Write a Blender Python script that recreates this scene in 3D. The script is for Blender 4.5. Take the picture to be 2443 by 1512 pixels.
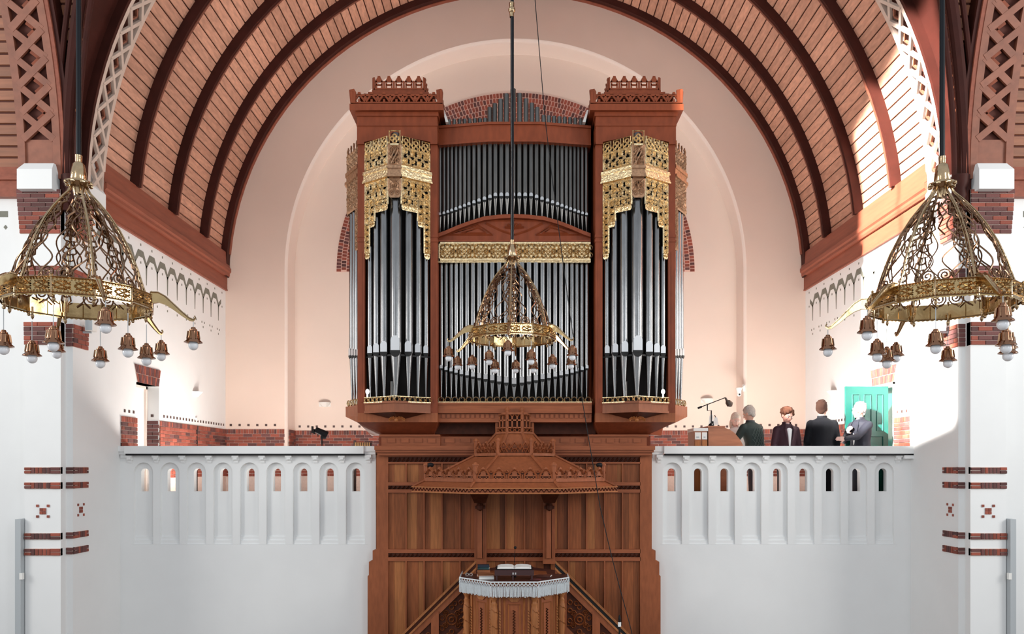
import bpy, math, random
from mathutils import Vector, Matrix
random.seed(7)
SC = bpy.context.scene
for o in list(bpy.data.objects): bpy.data.objects.remove(o)
C = SC.collection
PI = math.pi
F = 1900.0; CX = 1230.0; CY = 1112.0; EYE = 5.0      # focal length in pixels, vanishing point, eye height above the nave floor

# ---------------------------------------------------------------- camera
cam = bpy.data.cameras.new('camera'); camo = bpy.data.objects.new('camera', cam); C.objects.link(camo)
camo.location = (0, 0, EYE); camo.rotation_euler = (PI/2, 0, 0)
cam.sensor_width = 36; cam.lens = F/2443*36
cam.shift_x = -(CX-1221.5)/2443; cam.shift_y = (CY-756)/2443
cam.clip_end = 200
SC.camera = camo
# ---------------------------------------------------------------- world
W = bpy.data.worlds.new('sky'); SC.world = W; W.use_nodes = True
wn = W.node_tree.nodes; wl = W.node_tree.links
bg = wn['Background']
tc = wn.new('ShaderNodeTexCoord'); sx = wn.new('ShaderNodeSeparateXYZ'); rp = wn.new('ShaderNodeValToRGB')
wl.new(tc.outputs['Generated'], sx.inputs[0]); wl.new(sx.outputs['Z'], rp.inputs[0])
rp.color_ramp.elements[0].position = 0.0; rp.color_ramp.elements[0].color = (0.85, 0.89, 0.92, 1)
rp.color_ramp.elements[1].position = 1.0; rp.color_ramp.elements[1].color = (0.70, 0.78, 0.88, 1)
wl.new(rp.outputs[0], bg.inputs['Color']); bg.inputs['Strength'].default_value = 0.66
# ---------------------------------------------------------------- daylight through the nave windows, and added fill
def area(name, loc, target, sx_, sy_, power, col, spread=180):
    L = bpy.data.lights.new(name, 'AREA'); L.shape = 'RECTANGLE'; L.size = sx_; L.size_y = sy_
    L.energy = power; L.color = col; L.spread = math.radians(spread)
    o = bpy.data.objects.new(name, L); C.objects.link(o); o.location = loc
    o.rotation_euler = (Vector(target)-Vector(loc)).to_track_quat('-Z', 'Y').to_euler()
    return o
# sun through a high nave window: travels right and deeper, low enough to pass before the organ and strike the right wall
sd = Vector((math.cos(math.radians(33)), math.sin(math.radians(33)), -math.tan(math.radians(20)))).normalized()
sc_ = Vector((4.9, 12.63, EYE+4.25))
area('sun_window', sc_-sd*17, sc_, 2.65, 5.8, 560, (1, .95, .88), 1)
area('nave_window_left', (-6.5, -1.5, 9), (0, 13, 8), 2.0, 5.0, 130, (.93, .97, 1))
area('nave_window_right', (6.5, -1.5, 9), (0, 13, 8), 2.0, 5.0, 200, (.93, .97, 1))
area('transept_fill_left', (-13.5, 5.5, 8.5), (6.7, 15.5, 9.5), 4, 5, 300, (1, .97, .92), 120)  # added fill area, unseen, brightens the right inner wall and vault
area('transept_fill_right', (13.5, 5.5, 8.5), (-6.7, 15.5, 9.5), 4, 5, 350, (1, .97, .92), 120)  # added unseen fill likewise, for the left inner wall
# added unseen fill areas behind the parapets, brighten the vault and niche from below
area('gallery_fill_left', (-4.5, 15.5, EYE-.60), (-4.6, 16.2, EYE+6), 3.4, 1.6, 250, (1, .94, .88))
area('gallery_fill_right', (4.4, 15.6, EYE-.60), (4.4, 16.3, EYE+6), 3.0, 1.6, 320, (1, .94, .88))
SC.view_settings.view_transform = 'Standard'; SC.view_settings.look = 'None'
SC.view_settings.gamma = 1.0; SC.view_settings.use_curve_mapping = False
SC.view_settings.exposure = 0.20

# ================================================================ helpers
def P(px, py, D): return Vector(((px-CX)/F*D, D, EYE+(CY-py)/F*D))
def X(px, D): return (px-CX)/F*D
def Z(py, D): return EYE+(CY-py)/F*D
ORG = {}
class MB:
    def __init__(s): s.v = []; s.f = []
    def add(s, vs, fs):
        n = len(s.v); s.v += [tuple(v) for v in vs]; s.f += [tuple(i+n for i in f) for f in fs]; return s
    def box(s, x0, y0, z0, x1, y1, z1):
        return s.add([(x0,y0,z0),(x1,y0,z0),(x1,y1,z0),(x0,y1,z0),(x0,y0,z1),(x1,y0,z1),(x1,y1,z1),(x0,y1,z1)],
                     [(0,3,2,1),(4,5,6,7),(0,1,5,4),(1,2,6,5),(2,3,7,6),(3,0,4,7)])
    def pbox(s, px0, px1, py0, py1, D, t):          # front face at depth D, t thick, pixel edges read at D
        return s.box(X(px0,D), D, Z(py1,D), X(px1,D), D+t, Z(py0,D))
    def plan(s, pts, z0, z1, taper=None):           # horizontal outline, upright walls
        n = len(pts); top = taper or pts
        return s.add([(x,y,z0) for x,y in pts]+[(x,y,z1) for x,y in top],
                     [tuple(range(n))[::-1], tuple(range(n,2*n))]+[(i,(i+1)%n,n+(i+1)%n,n+i) for i in range(n)])
    def ele(s, pts, y0, y1):                        # outline in x,z pushed along y
        n = len(pts)
        return s.add([(x,y0,z) for x,z in pts]+[(x,y1,z) for x,z in pts],
                     [tuple(range(n)), tuple(range(n,2*n))[::-1]]+[(i,n+i,n+(i+1)%n,(i+1)%n) for i in range(n)])
    def pele(s, pts, D, t): return s.ele([(X(a,D), Z(b,D)) for a,b in pts], D, D+t)
    def sid(s, pts, x0, x1):                        # outline in y,z pushed along x
        n = len(pts)
        return s.add([(x0,y,z) for y,z in pts]+[(x1,y,z) for y,z in pts],
                     [tuple(range(n)), tuple(range(n,2*n))[::-1]]+[(i,n+i,n+(i+1)%n,(i+1)%n) for i in range(n)])
    def lathe(s, prof, c=(0,0,0), n=12, a0=0, a1=2*PI):
        full = abs(a1-a0-2*PI) < 1e-6; m = n if full else n+1
        vs = [(c[0]+r*math.cos(a0+(a1-a0)*k/n), c[1]+r*math.sin(a0+(a1-a0)*k/n), c[2]+z) for r,z in prof for k in range(m)]
        fs = [(i*m+k, i*m+(k+1)%m, (i+1)*m+(k+1)%m, (i+1)*m+k) for i in range(len(prof)-1) for k in range(n)]
        return s.add(vs, fs)
    def tube(s, pts, r, n=6, flat=None):
        pts = [Vector(p) for p in pts]; N = len(pts)
        rs = r if isinstance(r, (list, tuple)) else [r]*N
        vs = []; up = None
        for i,p in enumerate(pts):
            d = (pts[min(i+1,N-1)]-pts[max(i-1,0)]).normalized()
            if up is None:
                up = Vector((0,0,1)) if abs(d.z) < .9 else Vector((1,0,0))
            a = d.cross(up)
            if a.length < 1e-4: a = d.cross(Vector((.3,1,.2)))
            a.normalize(); b = a.cross(d).normalized(); up = b
            for k in range(n):
                t = 2*PI*k/n; vs.append(p + a*math.cos(t)*rs[i] + b*math.sin(t)*rs[i]*(flat or 1))
        fs = [(i*n+k, i*n+(k+1)%n, (i+1)*n+(k+1)%n, (i+1)*n+k) for i in range(N-1) for k in range(n)]
        fs += [tuple(range(n))[::-1], tuple(range((N-1)*n, N*n))]
        return s.add(vs, fs)
    def ball(s, c, r, n=10, m=7, sc=(1,1,1)):
        prof = [(max(1e-4, r*math.sin(PI*i/m)), -r*math.cos(PI*i/m)) for i in range(m+1)]
        k = len(s.v); s.lathe(prof, (0,0,0), n)
        for i in range(k, len(s.v)):
            v = s.v[i]; s.v[i] = (c[0]+v[0]*sc[0], c[1]+v[1]*sc[1], c[2]+v[2]*sc[2])
        return s
    # ---- carved work in a plane: O origin, U along, V up, N outward
    def ridge(s, pl, pts, w, h, closed=False, base=0.0):
        O,U,V,N = pl; n = len(pts); vs = []
        for i,(u,v) in enumerate(pts):
            a = pts[(i-1)%n] if closed else pts[max(i-1,0)]; b = pts[(i+1)%n] if closed else pts[min(i+1,n-1)]
            du,dv = b[0]-a[0], b[1]-a[1]; L = math.hypot(du,dv) or 1
            nu,nv = -dv/L*w/2, du/L*w/2
            vs += [O+U*(u+nu)+V*(v+nv)+N*base, O+U*u+V*v+N*(base+h), O+U*(u-nu)+V*(v-nv)+N*base]
        fs = []
        for i in range(n if closed else n-1):
            j = (i+1)%n
            fs += [(3*i,3*j,3*j+1,3*i+1),(3*i+1,3*j+1,3*j+2,3*i+2),(3*i+2,3*j+2,3*j,3*i)]
        return s.add(vs, fs)
    def ring(s, pl, u, v, r, w, h, n=10, a0=0, a1=2*PI, base=0.0):
        full = abs(a1-a0-2*PI) < 1e-6
        pts = [(u+r*math.cos(a0+(a1-a0)*k/n), v+r*math.sin(a0+(a1-a0)*k/n)) for k in range(n if full else n+1)]
        return s.ridge(pl, pts, w, h, full, base)
    def slab(s, pl, pts, h, base=0.0):
        O,U,V,N = pl; n = len(pts)
        return s.add([O+U*u+V*v+N*base for u,v in pts]+[O+U*u+V*v+N*(base+h) for u,v in pts],
                     [tuple(range(n))[::-1], tuple(range(n,2*n))]+[(i,(i+1)%n,n+(i+1)%n,n+i) for i in range(n)])
    def bar(s, pl, u0, v0, u1, v1, w, h, base=0.0):
        du,dv = u1-u0, v1-v0; L = math.hypot(du,dv) or 1; nu,nv = -dv/L*w/2, du/L*w/2
        return s.slab(pl, [(u0+nu,v0+nv),(u0-nu,v0-nv),(u1-nu,v1-nv),(u1+nu,v1+nv)], h, base)
    def mesh(s, name, mat, smooth=False, org=Vector((0,0,0))):
        m = bpy.data.meshes.new(name)
        m.from_pydata([(v[0]-org[0], v[1]-org[1], v[2]-org[2]) for v in s.v], [], s.f)
        m.materials.append(mat)
        if smooth:
            m.shade_smooth() if hasattr(m,'shade_smooth') else m.polygons.foreach_set('use_smooth', [True]*len(m.polygons))
            if smooth != 'all':
                try: m.set_sharp_from_angle(angle=math.radians(40))
                except Exception: pass
        m.update(); return m
def plane(O, U, V=(0,0,1)):
    U = Vector(U).normalized(); V = Vector(V).normalized(); return (Vector(O), U, V, U.cross(V).normalized())
def link(o, parent, worg):
    C.objects.link(o)
    if parent is not None:
        o.parent = parent; o.location = worg-ORG[parent]
    else: o.location = worg
    ORG[o] = Vector(worg); return o
def part(name, mb, mat, parent, smooth=False, label=None, stuff=False):
    org = ORG[parent]
    o = bpy.data.objects.new(name, mb.mesh(name, mat, smooth, org)); link(o, parent, org)
    if label: o['label'] = label
    if stuff: o['kind'] = 'stuff'
    return o
def solo(name, mb, mat, smooth=False, label=None, cat=None, group=None, kind=None):
    xs = [v[0] for v in mb.v]; ys = [v[1] for v in mb.v]; zs = [v[2] for v in mb.v]
    org = Vector(((min(xs)+max(xs))/2, (min(ys)+max(ys))/2, min(zs)))
    o = bpy.data.objects.new(name, mb.mesh(name, mat, smooth, org)); link(o, None, org)
    return props(o, label, cat, group, kind)
def props(o, label=None, cat=None, group=None, kind=None):
    if label: o['label'] = label
    if cat: o['category'] = cat
    if group: o['group'] = group
    if kind: o['kind'] = kind
    return o
def thing(name, label, cat, loc, group=None, kind=None):
    o = bpy.data.objects.new(name, None); o.empty_display_size = .1; link(o, None, Vector(loc))
    return props(o, label, cat, group, kind)
def struct(name, loc): return thing(name, None, None, loc, kind='structure')
def inst(name, mesh, parent, loc, rot=(0,0,0), sc=(1,1,1)):
    o = bpy.data.objects.new(name, mesh); link(o, parent, Vector(loc)); o.rotation_euler = rot; o.scale = sc; return o

# ================================================================ materials
def mat(name, col, rough=.6, metal=0, noise=0, scale=8, stretch=(1,1,1), bump=0, col2=None, rand=0, spec=None, coat=0, emit=None, coords='Object'):
    m = bpy.data.materials.new(name); m.use_nodes = True; n = m.node_tree.nodes; l = m.node_tree.links; b = n['Principled BSDF']
    b.inputs['Base Color'].default_value = (*col, 1); b.inputs['Roughness'].default_value = rough; b.inputs['Metallic'].default_value = metal
    if spec is not None: b.inputs['Specular IOR Level'].default_value = spec
    if coat: b.inputs['Coat Weight'].default_value = coat; b.inputs['Coat Roughness'].default_value = .25
    if emit: b.inputs['Emission Color'].default_value = (*emit[0],1); b.inputs['Emission Strength'].default_value = emit[1]
    if noise or bump or col2:
        t = n.new('ShaderNodeNewGeometry') if coords == 'World' else n.new('ShaderNodeTexCoord')
        mp = n.new('ShaderNodeMapping'); mp.inputs['Scale'].default_value = stretch
        l.new(t.outputs['Position' if coords == 'World' else coords], mp.inputs[0])
        nz = n.new('ShaderNodeTexNoise'); nz.inputs['Scale'].default_value = scale; nz.inputs['Detail'].default_value = 5
        l.new(mp.outputs[0], nz.inputs['Vector'])
        c2 = col2 or tuple(max(0, c*(1-noise)) for c in col)
        r = n.new('ShaderNodeValToRGB'); r.color_ramp.elements[0].position = .3; r.color_ramp.elements[1].position = .7
        r.color_ramp.elements[0].color = (*c2,1); r.color_ramp.elements[1].color = (*col,1)
        l.new(nz.outputs['Fac'], r.inputs[0]); out = r.outputs[0]
        if rand:
            oi = n.new('ShaderNodeObjectInfo'); mr = n.new('ShaderNodeMapRange')
            mr.inputs['To Min'].default_value = 1-rand; mr.inputs['To Max'].default_value = 1+rand
            l.new(oi.outputs['Random'], mr.inputs[0])
            hv = n.new('ShaderNodeHueSaturation'); l.new(mr.outputs[0], hv.inputs['Value']); l.new(out, hv.inputs['Color']); out = hv.outputs[0]
        l.new(out, b.inputs['Base Color'])
        if bump:
            bp = n.new('ShaderNodeBump'); bp.inputs['Strength'].default_value = bump; bp.inputs['Distance'].default_value = .02
            l.new(nz.outputs['Fac'], bp.inputs['Height']); l.new(bp.outputs[0], b.inputs['Normal'])
    return m
M = {}
M['white'] = mat('white_plaster', (.80,.81,.81), .8, noise=.03, scale=2, bump=.03, coords='World')
M['pink'] = mat('pale_rose_plaster', (.76,.60,.51), .8, noise=.05, scale=.8, bump=.03, coords='World')
M['peach'] = mat('peach_plaster', (.84,.70,.61), .8, noise=.04, scale=.9, bump=.03, coords='World')
M['cream'] = mat('cream_plaster', (.86,.74,.67), .8, noise=.03, scale=2, coords='World')
M['mortar'] = mat('mortar', (.78,.64,.57), .9, noise=.1, scale=20)
M['mortar_pink'] = mat('mortar_pink', (.82,.55,.46), .9, noise=.1, scale=20)
M['brick'] = mat('brick_red', (.33,.08,.05), .8, noise=.35, scale=14, rand=.3, bump=.2)
M['brick_dark'] = mat('brick_dark', (.15,.055,.05), .8, noise=.35, scale=14, rand=.35, bump=.2)
M['brick_glaze'] = mat('brick_ochre', (.20,.10,.05), .6, noise=.3, scale=14, rand=.3)
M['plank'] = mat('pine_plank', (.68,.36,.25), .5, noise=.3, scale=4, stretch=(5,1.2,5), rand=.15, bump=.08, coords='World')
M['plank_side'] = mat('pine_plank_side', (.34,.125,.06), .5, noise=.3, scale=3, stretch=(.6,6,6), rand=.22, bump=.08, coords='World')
M['groove'] = mat('dark_groove', (.09,.022,.013), .8)
M['rib'] = mat('dark_rib_wood', (.055,.012,.008), .6, spec=.2, noise=.3, scale=4, coords='World')
M['rib_edge'] = mat('rib_edge_wood', (.20,.06,.035), .5, noise=.2, scale=5, coords='World')
M['cornice'] = mat('cornice_wood', (.29,.08,.045), .45, spec=.3, noise=.25, scale=3, stretch=(4,.6,6), coords='World')
M['lattice'] = mat('sunlit_lattice_wood', (.66,.52,.44), .6, noise=.15, scale=8, coords='World')  # paler than the brown lattice: strong light painted into the wood colour
M['lattice_brown'] = mat('brown_lattice_wood', (.27,.095,.055), .55, noise=.25, scale=8, coords='World', rand=.12)
M['oak'] = mat('oak', (.30,.092,.032), .45, spec=.25, noise=.35, scale=5, stretch=(7,7,.7), rand=.22, bump=.06, coords='World')
M['oak_light'] = mat('oak_light', (.43,.16,.055), .45, spec=.25, noise=.3, scale=5, stretch=(8,8,.6), rand=.15, bump=.06, coords='World')
M['oak_frame'] = mat('oak_frame', (.33,.10,.040), .45, spec=.25, noise=.25, scale=5, stretch=(4,4,1), coords='World', rand=.08)
M['oak_h'] = mat('oak_horizontal', (.33,.10,.042), .45, spec=.25, noise=.25, scale=5, stretch=(.7,5,8), coords='World', rand=.06)
M['oak_red'] = mat('red_oak', (.25,.056,.021), .45, spec=.25, noise=.25, scale=4, stretch=(3,3,1), coords='World', rand=.06)
M['oak_dark'] = mat('dark_oak', (.085,.022,.010), .55, spec=.2, noise=.4, scale=12, coords='World')
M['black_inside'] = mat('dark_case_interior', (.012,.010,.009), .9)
M['pipe'] = mat('tin_pipe', (.31,.31,.315), .24, metal=1, noise=.25, scale=5, stretch=(3,3,.6), coords='World', rand=.18)
M['pipe_dull'] = mat('dull_lead_pipe', (.17,.165,.16), .36, metal=1, noise=.25, scale=5, stretch=(3,3,.6), coords='World', rand=.15)
M['mouth'] = mat('polished_tin_lip', (.60,.60,.61), .35, metal=.85)
M['slit'] = mat('pipe_slit_black', (.01,.01,.01), .7)
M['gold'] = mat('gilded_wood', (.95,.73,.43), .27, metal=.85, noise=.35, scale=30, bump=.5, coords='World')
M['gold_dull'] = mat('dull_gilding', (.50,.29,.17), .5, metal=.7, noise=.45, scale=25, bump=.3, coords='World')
M['brass'] = mat('brass', (.62,.44,.26), .17, metal=1, noise=.3, scale=14, bump=.25, coords='World')
M['brass_dark'] = mat('aged_brass', (.30,.17,.10), .24, metal=1, noise=.4, scale=18, coords='World')
M['brass_plate'] = mat('polished_brass_plate', (.62,.44,.22), .14, metal=1, noise=.2, scale=6, bump=.15, coords='World')
M['copper'] = mat('coppery_brass', (.34,.17,.10), .14, metal=1)
M['bulb'] = mat('opal_glass', (.80,.82,.86), .15)
M['rod'] = mat('black_enamel', (.006,.007,.010), .3, spec=.25)
M['black'] = mat('matt_black', (.008,.008,.009), .6, spec=.2)
M['grey_paint'] = mat('grey_green_paint', (.20,.20,.165), .8, noise=.15, scale=20)
M['tile_dark'] = mat('dark_square_tile', (.07,.035,.03), .5)
M['grey_board'] = mat('grey_board', (.42,.45,.47), .6)
M['green'] = mat('green_door_paint', (.008,.095,.078), .35, noise=.1, scale=3)
M['offwhite'] = mat('off_white_plastic', (.78,.77,.74), .5)
M['cloth'] = mat('white_lace', (.74,.78,.80), .9, noise=.15, scale=40)
M['paper'] = mat('paper', (.85,.84,.80), .8)
M['leather'] = mat('dark_red_leather', (.045,.012,.012), .4)
M['floor'] = mat('nave_floor', (.30,.22,.17), .6, noise=.2, scale=2)
M['gallery_floor'] = mat('gallery_floor', (.45,.36,.28), .6, noise=.2, scale=2)

# shared unit brick: centre at origin, 1 x 1 x 1, slightly eased front edge
def unit_brick(m):
    b = MB(); e = .04
    b.add([(-.5,.5,-.5),(.5,.5,-.5),(.5,.5,.5),(-.5,.5,.5),(-.5,-.38,-.5),(.5,-.38,-.5),(.5,-.38,.5),(-.5,-.38,.5),
           (-.5+e,-.5,-.5+e*2),(.5-e,-.5,-.5+e*2),(.5-e,-.5,.5-e*2),(-.5+e,-.5,.5-e*2)],
          [(0,4,5,1),(1,5,6,2),(2,6,7,3),(3,7,4,0),(4,8,9,5),(5,9,10,6),(6,10,11,7),(7,11,8,4),(8,11,10,9)])
    return b.mesh('brick', m)
BR = unit_brick(M['brick']); BD = unit_brick(M['brick_dark']); BG = unit_brick(M['brick_glaze'])
def brick_rows(parent, O, ang, length, z0, rows, h=.0675, L=.21, j=.009, meshes=(BR,BR,BD), lead=0, end=None, shift=0, depth=.03, skip=None, stack=None):
    """rows of stretchers from O along direction ang, face on the -y side of that frame. stack: an MB that takes the bricks instead of objects"""
    U = Vector((math.cos(ang), math.sin(ang), 0)); N = Vector((math.sin(ang), -math.cos(ang), 0))
    for r in range(rows):
        l0 = lead(r) if callable(lead) else lead; l1 = end(r) if end else length
        u = l0 - (L/2 if (r+shift) % 2 else 0)
        while u < l1-.02:
            a, b = max(u, l0), min(u+L-j, l1)
            if b-a > .025 and not (skip and skip(a, b, r)):
                c = Vector(O)+U*((a+b)/2)+Vector((0,0,z0+(r+.5)*h))+N*(random.uniform(0,.004))
                if stack is None: inst('brick', random.choice(meshes), parent, c, (0,0,ang), (b-a, depth, h-j))
                else:
                    hx = (b-a)/2; hz = (h-j)/2; q = [c+U*sx*hx+Vector((0,0,sz*hz))+N*sn*depth/2 for sn in (-1,1) for sz in (-1,1) for sx in (-1,1)]
                    stack.add(q, [(0,1,3,2),(4,6,7,5),(0,4,5,1),(2,3,7,6),(0,2,6,4),(1,5,7,3)])
            u += L
def soldier_row(parent, O, ang, u0, u1, z0, z1, w=.052, j=.009, meshes=(BR,BR,BD), depth=.03):
    U = Vector((math.cos(ang), math.sin(ang), 0)); N = Vector((math.sin(ang), -math.cos(ang), 0))
    n = max(1, int((u1-u0)/(w+j))); p = (u1-u0)/n
    for k in range(n):
        c = Vector(O)+U*(u0+(k+.5)*p)+Vector((0,0,(z0+z1)/2))+N*random.uniform(0,.004)
        inst('brick', random.choice(meshes), parent, c, (0,0,ang), (p-j, depth, z1-z0-j))
# ================================================================ the setting
XW = 6.736; DF = 13.57; DB = 18.5; ZC = EYE+4.32; RV = 6.79; RN = 5.365; ZN = EYE+4.567; DN = 19.12; GF = EYE-.66
fl = MB().box(-16,-4,-.1,16,DF+.1,0); solo('floor', fl, M['floor'], kind='structure')
gf = MB().box(-XW-.3,DF+.12,GF-.15,XW+.3,DN+.1,GF); solo('gallery_floor', gf, M['gallery_floor'], kind='structure')
# --- back wall with its round-arched niche
wb = struct('wall_back', (0, DB, 0))
def arched_face(mb, y, x0, x1, z0, z1, ax0, ax1, az0, zs, n=24, flip=False, cx=None, r=None):
    cx = (ax0+ax1)/2; r = (ax1-ax0)/2; q = []
    def quad(a,b,c,d): q.append((a,b,c,d))
    quad((x0,z0),(ax0,z0),(ax0,z1),(x0,z1)); quad((ax1,z0),(x1,z0),(x1,z1),(ax1,z1))
    if az0 > z0: quad((ax0,z0),(ax1,z0),(ax1,az0),(ax0,az0))
    pts = [(cx-r*math.cos(PI*k/n), zs+r*math.sin(PI*k/n)) for k in range(n+1)]
    for k in range(n):
        a, b = pts[k], pts[k+1]; quad(a, b, (b[0],z1), (a[0],z1))
    for c in q:
        vs = [(p[0], y, p[1]) for p in c]; mb.add(vs, [(0,1,2,3) if not flip else (3,2,1,0)])
def arch_jamb(mb, y0, y1, ax0, ax1, az0, zs, n=24, sill=True, e=0.0):
    cx = (ax0+ax1)/2; r = (ax1-ax0)/2
    pts = [(ax0,az0)]+[(cx-r*math.cos(PI*k/n), zs+r*math.sin(PI*k/n)) for k in range(n+1)]+[(ax1,az0)]
    m = len(pts); mb.add([(x,y0,z) for x,z in pts]+[(x,y1,z) for x,z in pts],
        [(i,i+1,m+i+1,m+i) for i in range(m-1)]+([(m-1,0,m,2*m-1)] if sill else []))
b = MB(); arched_face(b, DB, -XW-.2, XW+.2, GF-.1, ZC+RV+.3, -RN, RN, GF-.1, ZN, 64)
b.box(-XW-.2, DB+.001, ZC+RV+.31, XW+.2, DB+.2, ZC+RV+.35)
part('rose_wall_face', b, M['pink'], wb)
b = MB(); e = .07
n = 64
for (r0,y0,r1,y1) in ((RN,DB,RN-.02,DB+.012),(RN-.02,DB+.012,RN-.055,DB+.05),(RN-.055,DB+.05,RN-.06,DB+.09),(RN-.06,DB+.09,RN-.06,DN)):
    a = [(-r0,y0,GF-.1)]+[(-r0*math.cos(PI*k/n),y0,ZN+r0*math.sin(PI*k/n)) for k in range(n+1)]+[(r0,y0,GF-.1)]
    c = [(-r1,y1,GF-.1)]+[(-r1*math.cos(PI*k/n),y1,ZN+r1*math.sin(PI*k/n)) for k in range(n+1)]+[(r1,y1,GF-.1)]
    m = len(a); b.add(a+c, [(i,i+1,m+i+1,m+i) for i in range(m-1)])
part('niche_reveal', b, M['cream'], wb, smooth=True)
b = MB().box(-RN,DN,GF-.1,RN,DN+.2,ZN+RN+.1); part('niche_back', b, M['peach'], wb)
# --- side walls
def side_wall(s):
    w = struct('wall_left' if s < 0 else 'wall_right', (s*XW, 15, 0)); b = MB()
    x0, x1 = sorted((s*XW, s*(XW+.30))); zt = EYE+1.50; d0, d1 = 14.14, 15.05
    b.box(x0,12.52,0,x1,d0,ZC+.6); b.box(x0,d1,0,x1,DB,ZC+.6); b.box(x0,d0,zt,x1,d1,ZC+.6); b.box(x0,d0,0,x1,d1,GF)
    part('plaster', b, M['white'], w)
    # painted arcade stencilled in grey green, real paint thickness
    b = MB(); xa, xb = sorted((s*(XW-.003), s*XW)); z = lambda h: EYE+h
    D = 18.05
    while D > 12.9:
        b.sid([(D-.012,z(3.30)),(D+.012,z(3.30)),(D+.03,z(3.66)),(D-.03,z(3.66))], xa, xb)
        if D < 18.2:
            c = D-.22
            b.sid([(D-.44,z(3.60)),(D-.44,z(3.70)),(c-.10,z(3.88)),(c-.08,z(3.76))], xa, xb)
            b.sid([(c-.10,z(3.88)),(c+.10,z(3.88)),(c+.08,z(3.76)),(c-.08,z(3.76))], xa, xb)
            b.sid([(c+.10,z(3.88)),(D,z(3.70)),(D,z(3.60)),(c+.08,z(3.76))], xa, xb)
        D -= .44
    b.sid([(18.05,z(3.60)),(18.05,z(3.70)),(18.21,z(3.82)),(18.21,z(3.72))], xa, xb)
    part('painted_arcade', b, M['grey_paint'], w)
    xa, xb = sorted((s*(XW-.003), s*XW)); b = MB()
    for k in range(12):
        D = 18.05-.44*k
        for dy,dz in ((-.07,3.10),(.07,3.10),(0,3.00),(.22,3.66),(.22,3.98)):
            b.box(xa,D+dy-.018,z(dz)-.02,xb,D+dy+.018,z(dz)+.02)
    part('painted_dots', b, M['grey_paint'], w, stuff=True)
    m = MB().box(-.5,-.5,-.5,.5,.5,.5).mesh('tile', M['tile_dark'])
    for k in range(22):
        D = 15.25+.148*k
        inst('tile', m, w, (s*(XW-.003),D,EYE+.955), (0,0,0), (.012,.05,.05))
    for k in range(3): inst('tile', m, w, (s*(XW-.003),13.72+.16*k,EYE+.955), (0,0,0), (.012,.05,.05))
    # brick dado, two stretches either side of the door
    for (a, c) in ((13.58, 14.14), (15.05, 18.49)):
        t = struct('trim_%d' % (1 if s < 0 else 3) if a < 14 else 'trim_%d' % (2 if s < 0 else 4), (s*XW, a, GF))
        xa, xb = sorted((s*(XW-.012), s*(XW)))
        part('mortar', MB().box(xa,a,GF,xb,c,EYE+.86), M['mortar'], t)
        ang = -PI/2 if s > 0 else PI/2
        # left wall: face must look +x ; direction +y gives N=(1,0)
        if s < 0: O = Vector((-XW+.012, a, 0)); ang = PI/2
        else: O = Vector((XW-.012, c, 0)); ang = -PI/2
        soldier_row(t, O, ang, 0, c-a, EYE+.76, EYE+.86, meshes=(BR,BD,BR))
        brick_rows(t, O, ang, c-a, EYE+.76-5*.0705, 5, h=.0705)
        st = MB(); brick_rows(t, O, ang, c-a, EYE+.76-14*.0705, 9, h=.0705, stack=st); part('lower_bricks', st, M['brick'], t, stuff=True)
    # lintel of upright bricks over the door
    t = struct('trim_5' if s < 0 else 'trim_6', (s*XW, 14.6, zt))
    xa, xb = sorted((s*(XW-.012), s*(XW+.25)))
    part('mortar', MB().sid([(14.17,zt),(15.00,zt),(15.08,zt+.31),(14.05,zt+.31)], xa, xb), M['mortar'], t)
    for k in range(15):
        f0, f1 = (k+.08)/15, (k+.92)/15
        for (ha,hb) in ((.0,.15),(.16,.31)):
            g = lambda f,h: 14.17-.12*h/.31+(.83+.20*h/.31)*f
            bb = MB(); xc, xd = sorted((s*(XW-.022), s*(XW+.24)))
            bb.sid([(g(f0,ha),zt+ha),(g(f1,ha),zt+ha),(g(f1,hb),zt+hb),(g(f0,hb),zt+hb)], xc, xd)
            part('brick', bb, M['brick_dark'] if (k*7+int(ha*10)) % 3 else M['brick'], t)
    # cornice under the vault
    t = struct('trim_7' if s < 0 else 'trim_8', (s*XW, 15, EYE+4.07))
    q = lambda *a: [(s*(XW-u), z_) for u,z_ in a]
    b = MB()
    b.ele(q((-.05,EYE+4.07),(.05,EYE+4.07),(.05,EYE+4.10),(.04,EYE+4.11),(.04,EYE+4.38),(-.05,EYE+4.38)), 12.87, DB)
    part('fascia', b, M['cornice'], t)
    b = MB().ele(q((-.05,EYE+4.38),(.08,EYE+4.38),(.10,EYE+4.42),(.10,EYE+4.47),(.13,EYE+4.50),(.13,EYE+4.58),(-.05,EYE+4.62)), 12.87, DB)
    part('crown_moulding', b, M['cornice'], t)
    b = MB().ele(q((-.05,EYE+4.60),(.10,EYE+4.60),(.085,EYE+4.92),(-.05,EYE+4.92)), 12.87, DB)
    part('upper_board', b, M['cornice'], t)
    # wall of the transept, seen square on beyond the pillar
    tw = struct('wall_transept_left' if s < 0 else 'wall_transept_right', (s*10, 12.15, 0))
    x0, x1 = sorted((s*7.0, s*14)); part('plaster', MB().box(x0,12.15,0,x1,12.4,EYE+4.15), M['white'], tw)
    b = MB(); x0, x1 = sorted((s*8.3, s*7.745)); b.box(x0,12.145,EYE+3.80,x1,12.15,EYE+3.89)
    b.ele([(s*7.78-.03,EYE+3.645),(s*7.78,EYE+3.61),(s*7.78+.03,EYE+3.645),(s*7.78,EYE+3.68)],12.145,12.15)
    part('painted_mark', b, M['grey_paint'], tw)
    x0, x1 = sorted((s*6.9, s*14)); b = MB().box(x0,12.05,EYE+4.08,x1,12.2,EYE+4.32).box(x0,12.0,EYE+4.32,x1,12.2,EYE+4.40).box(x0,12.03,EYE+4.40,x1,12.2,EYE+4.52)
    part('wood_cornice', b, M['cornice'], tw)
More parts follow.
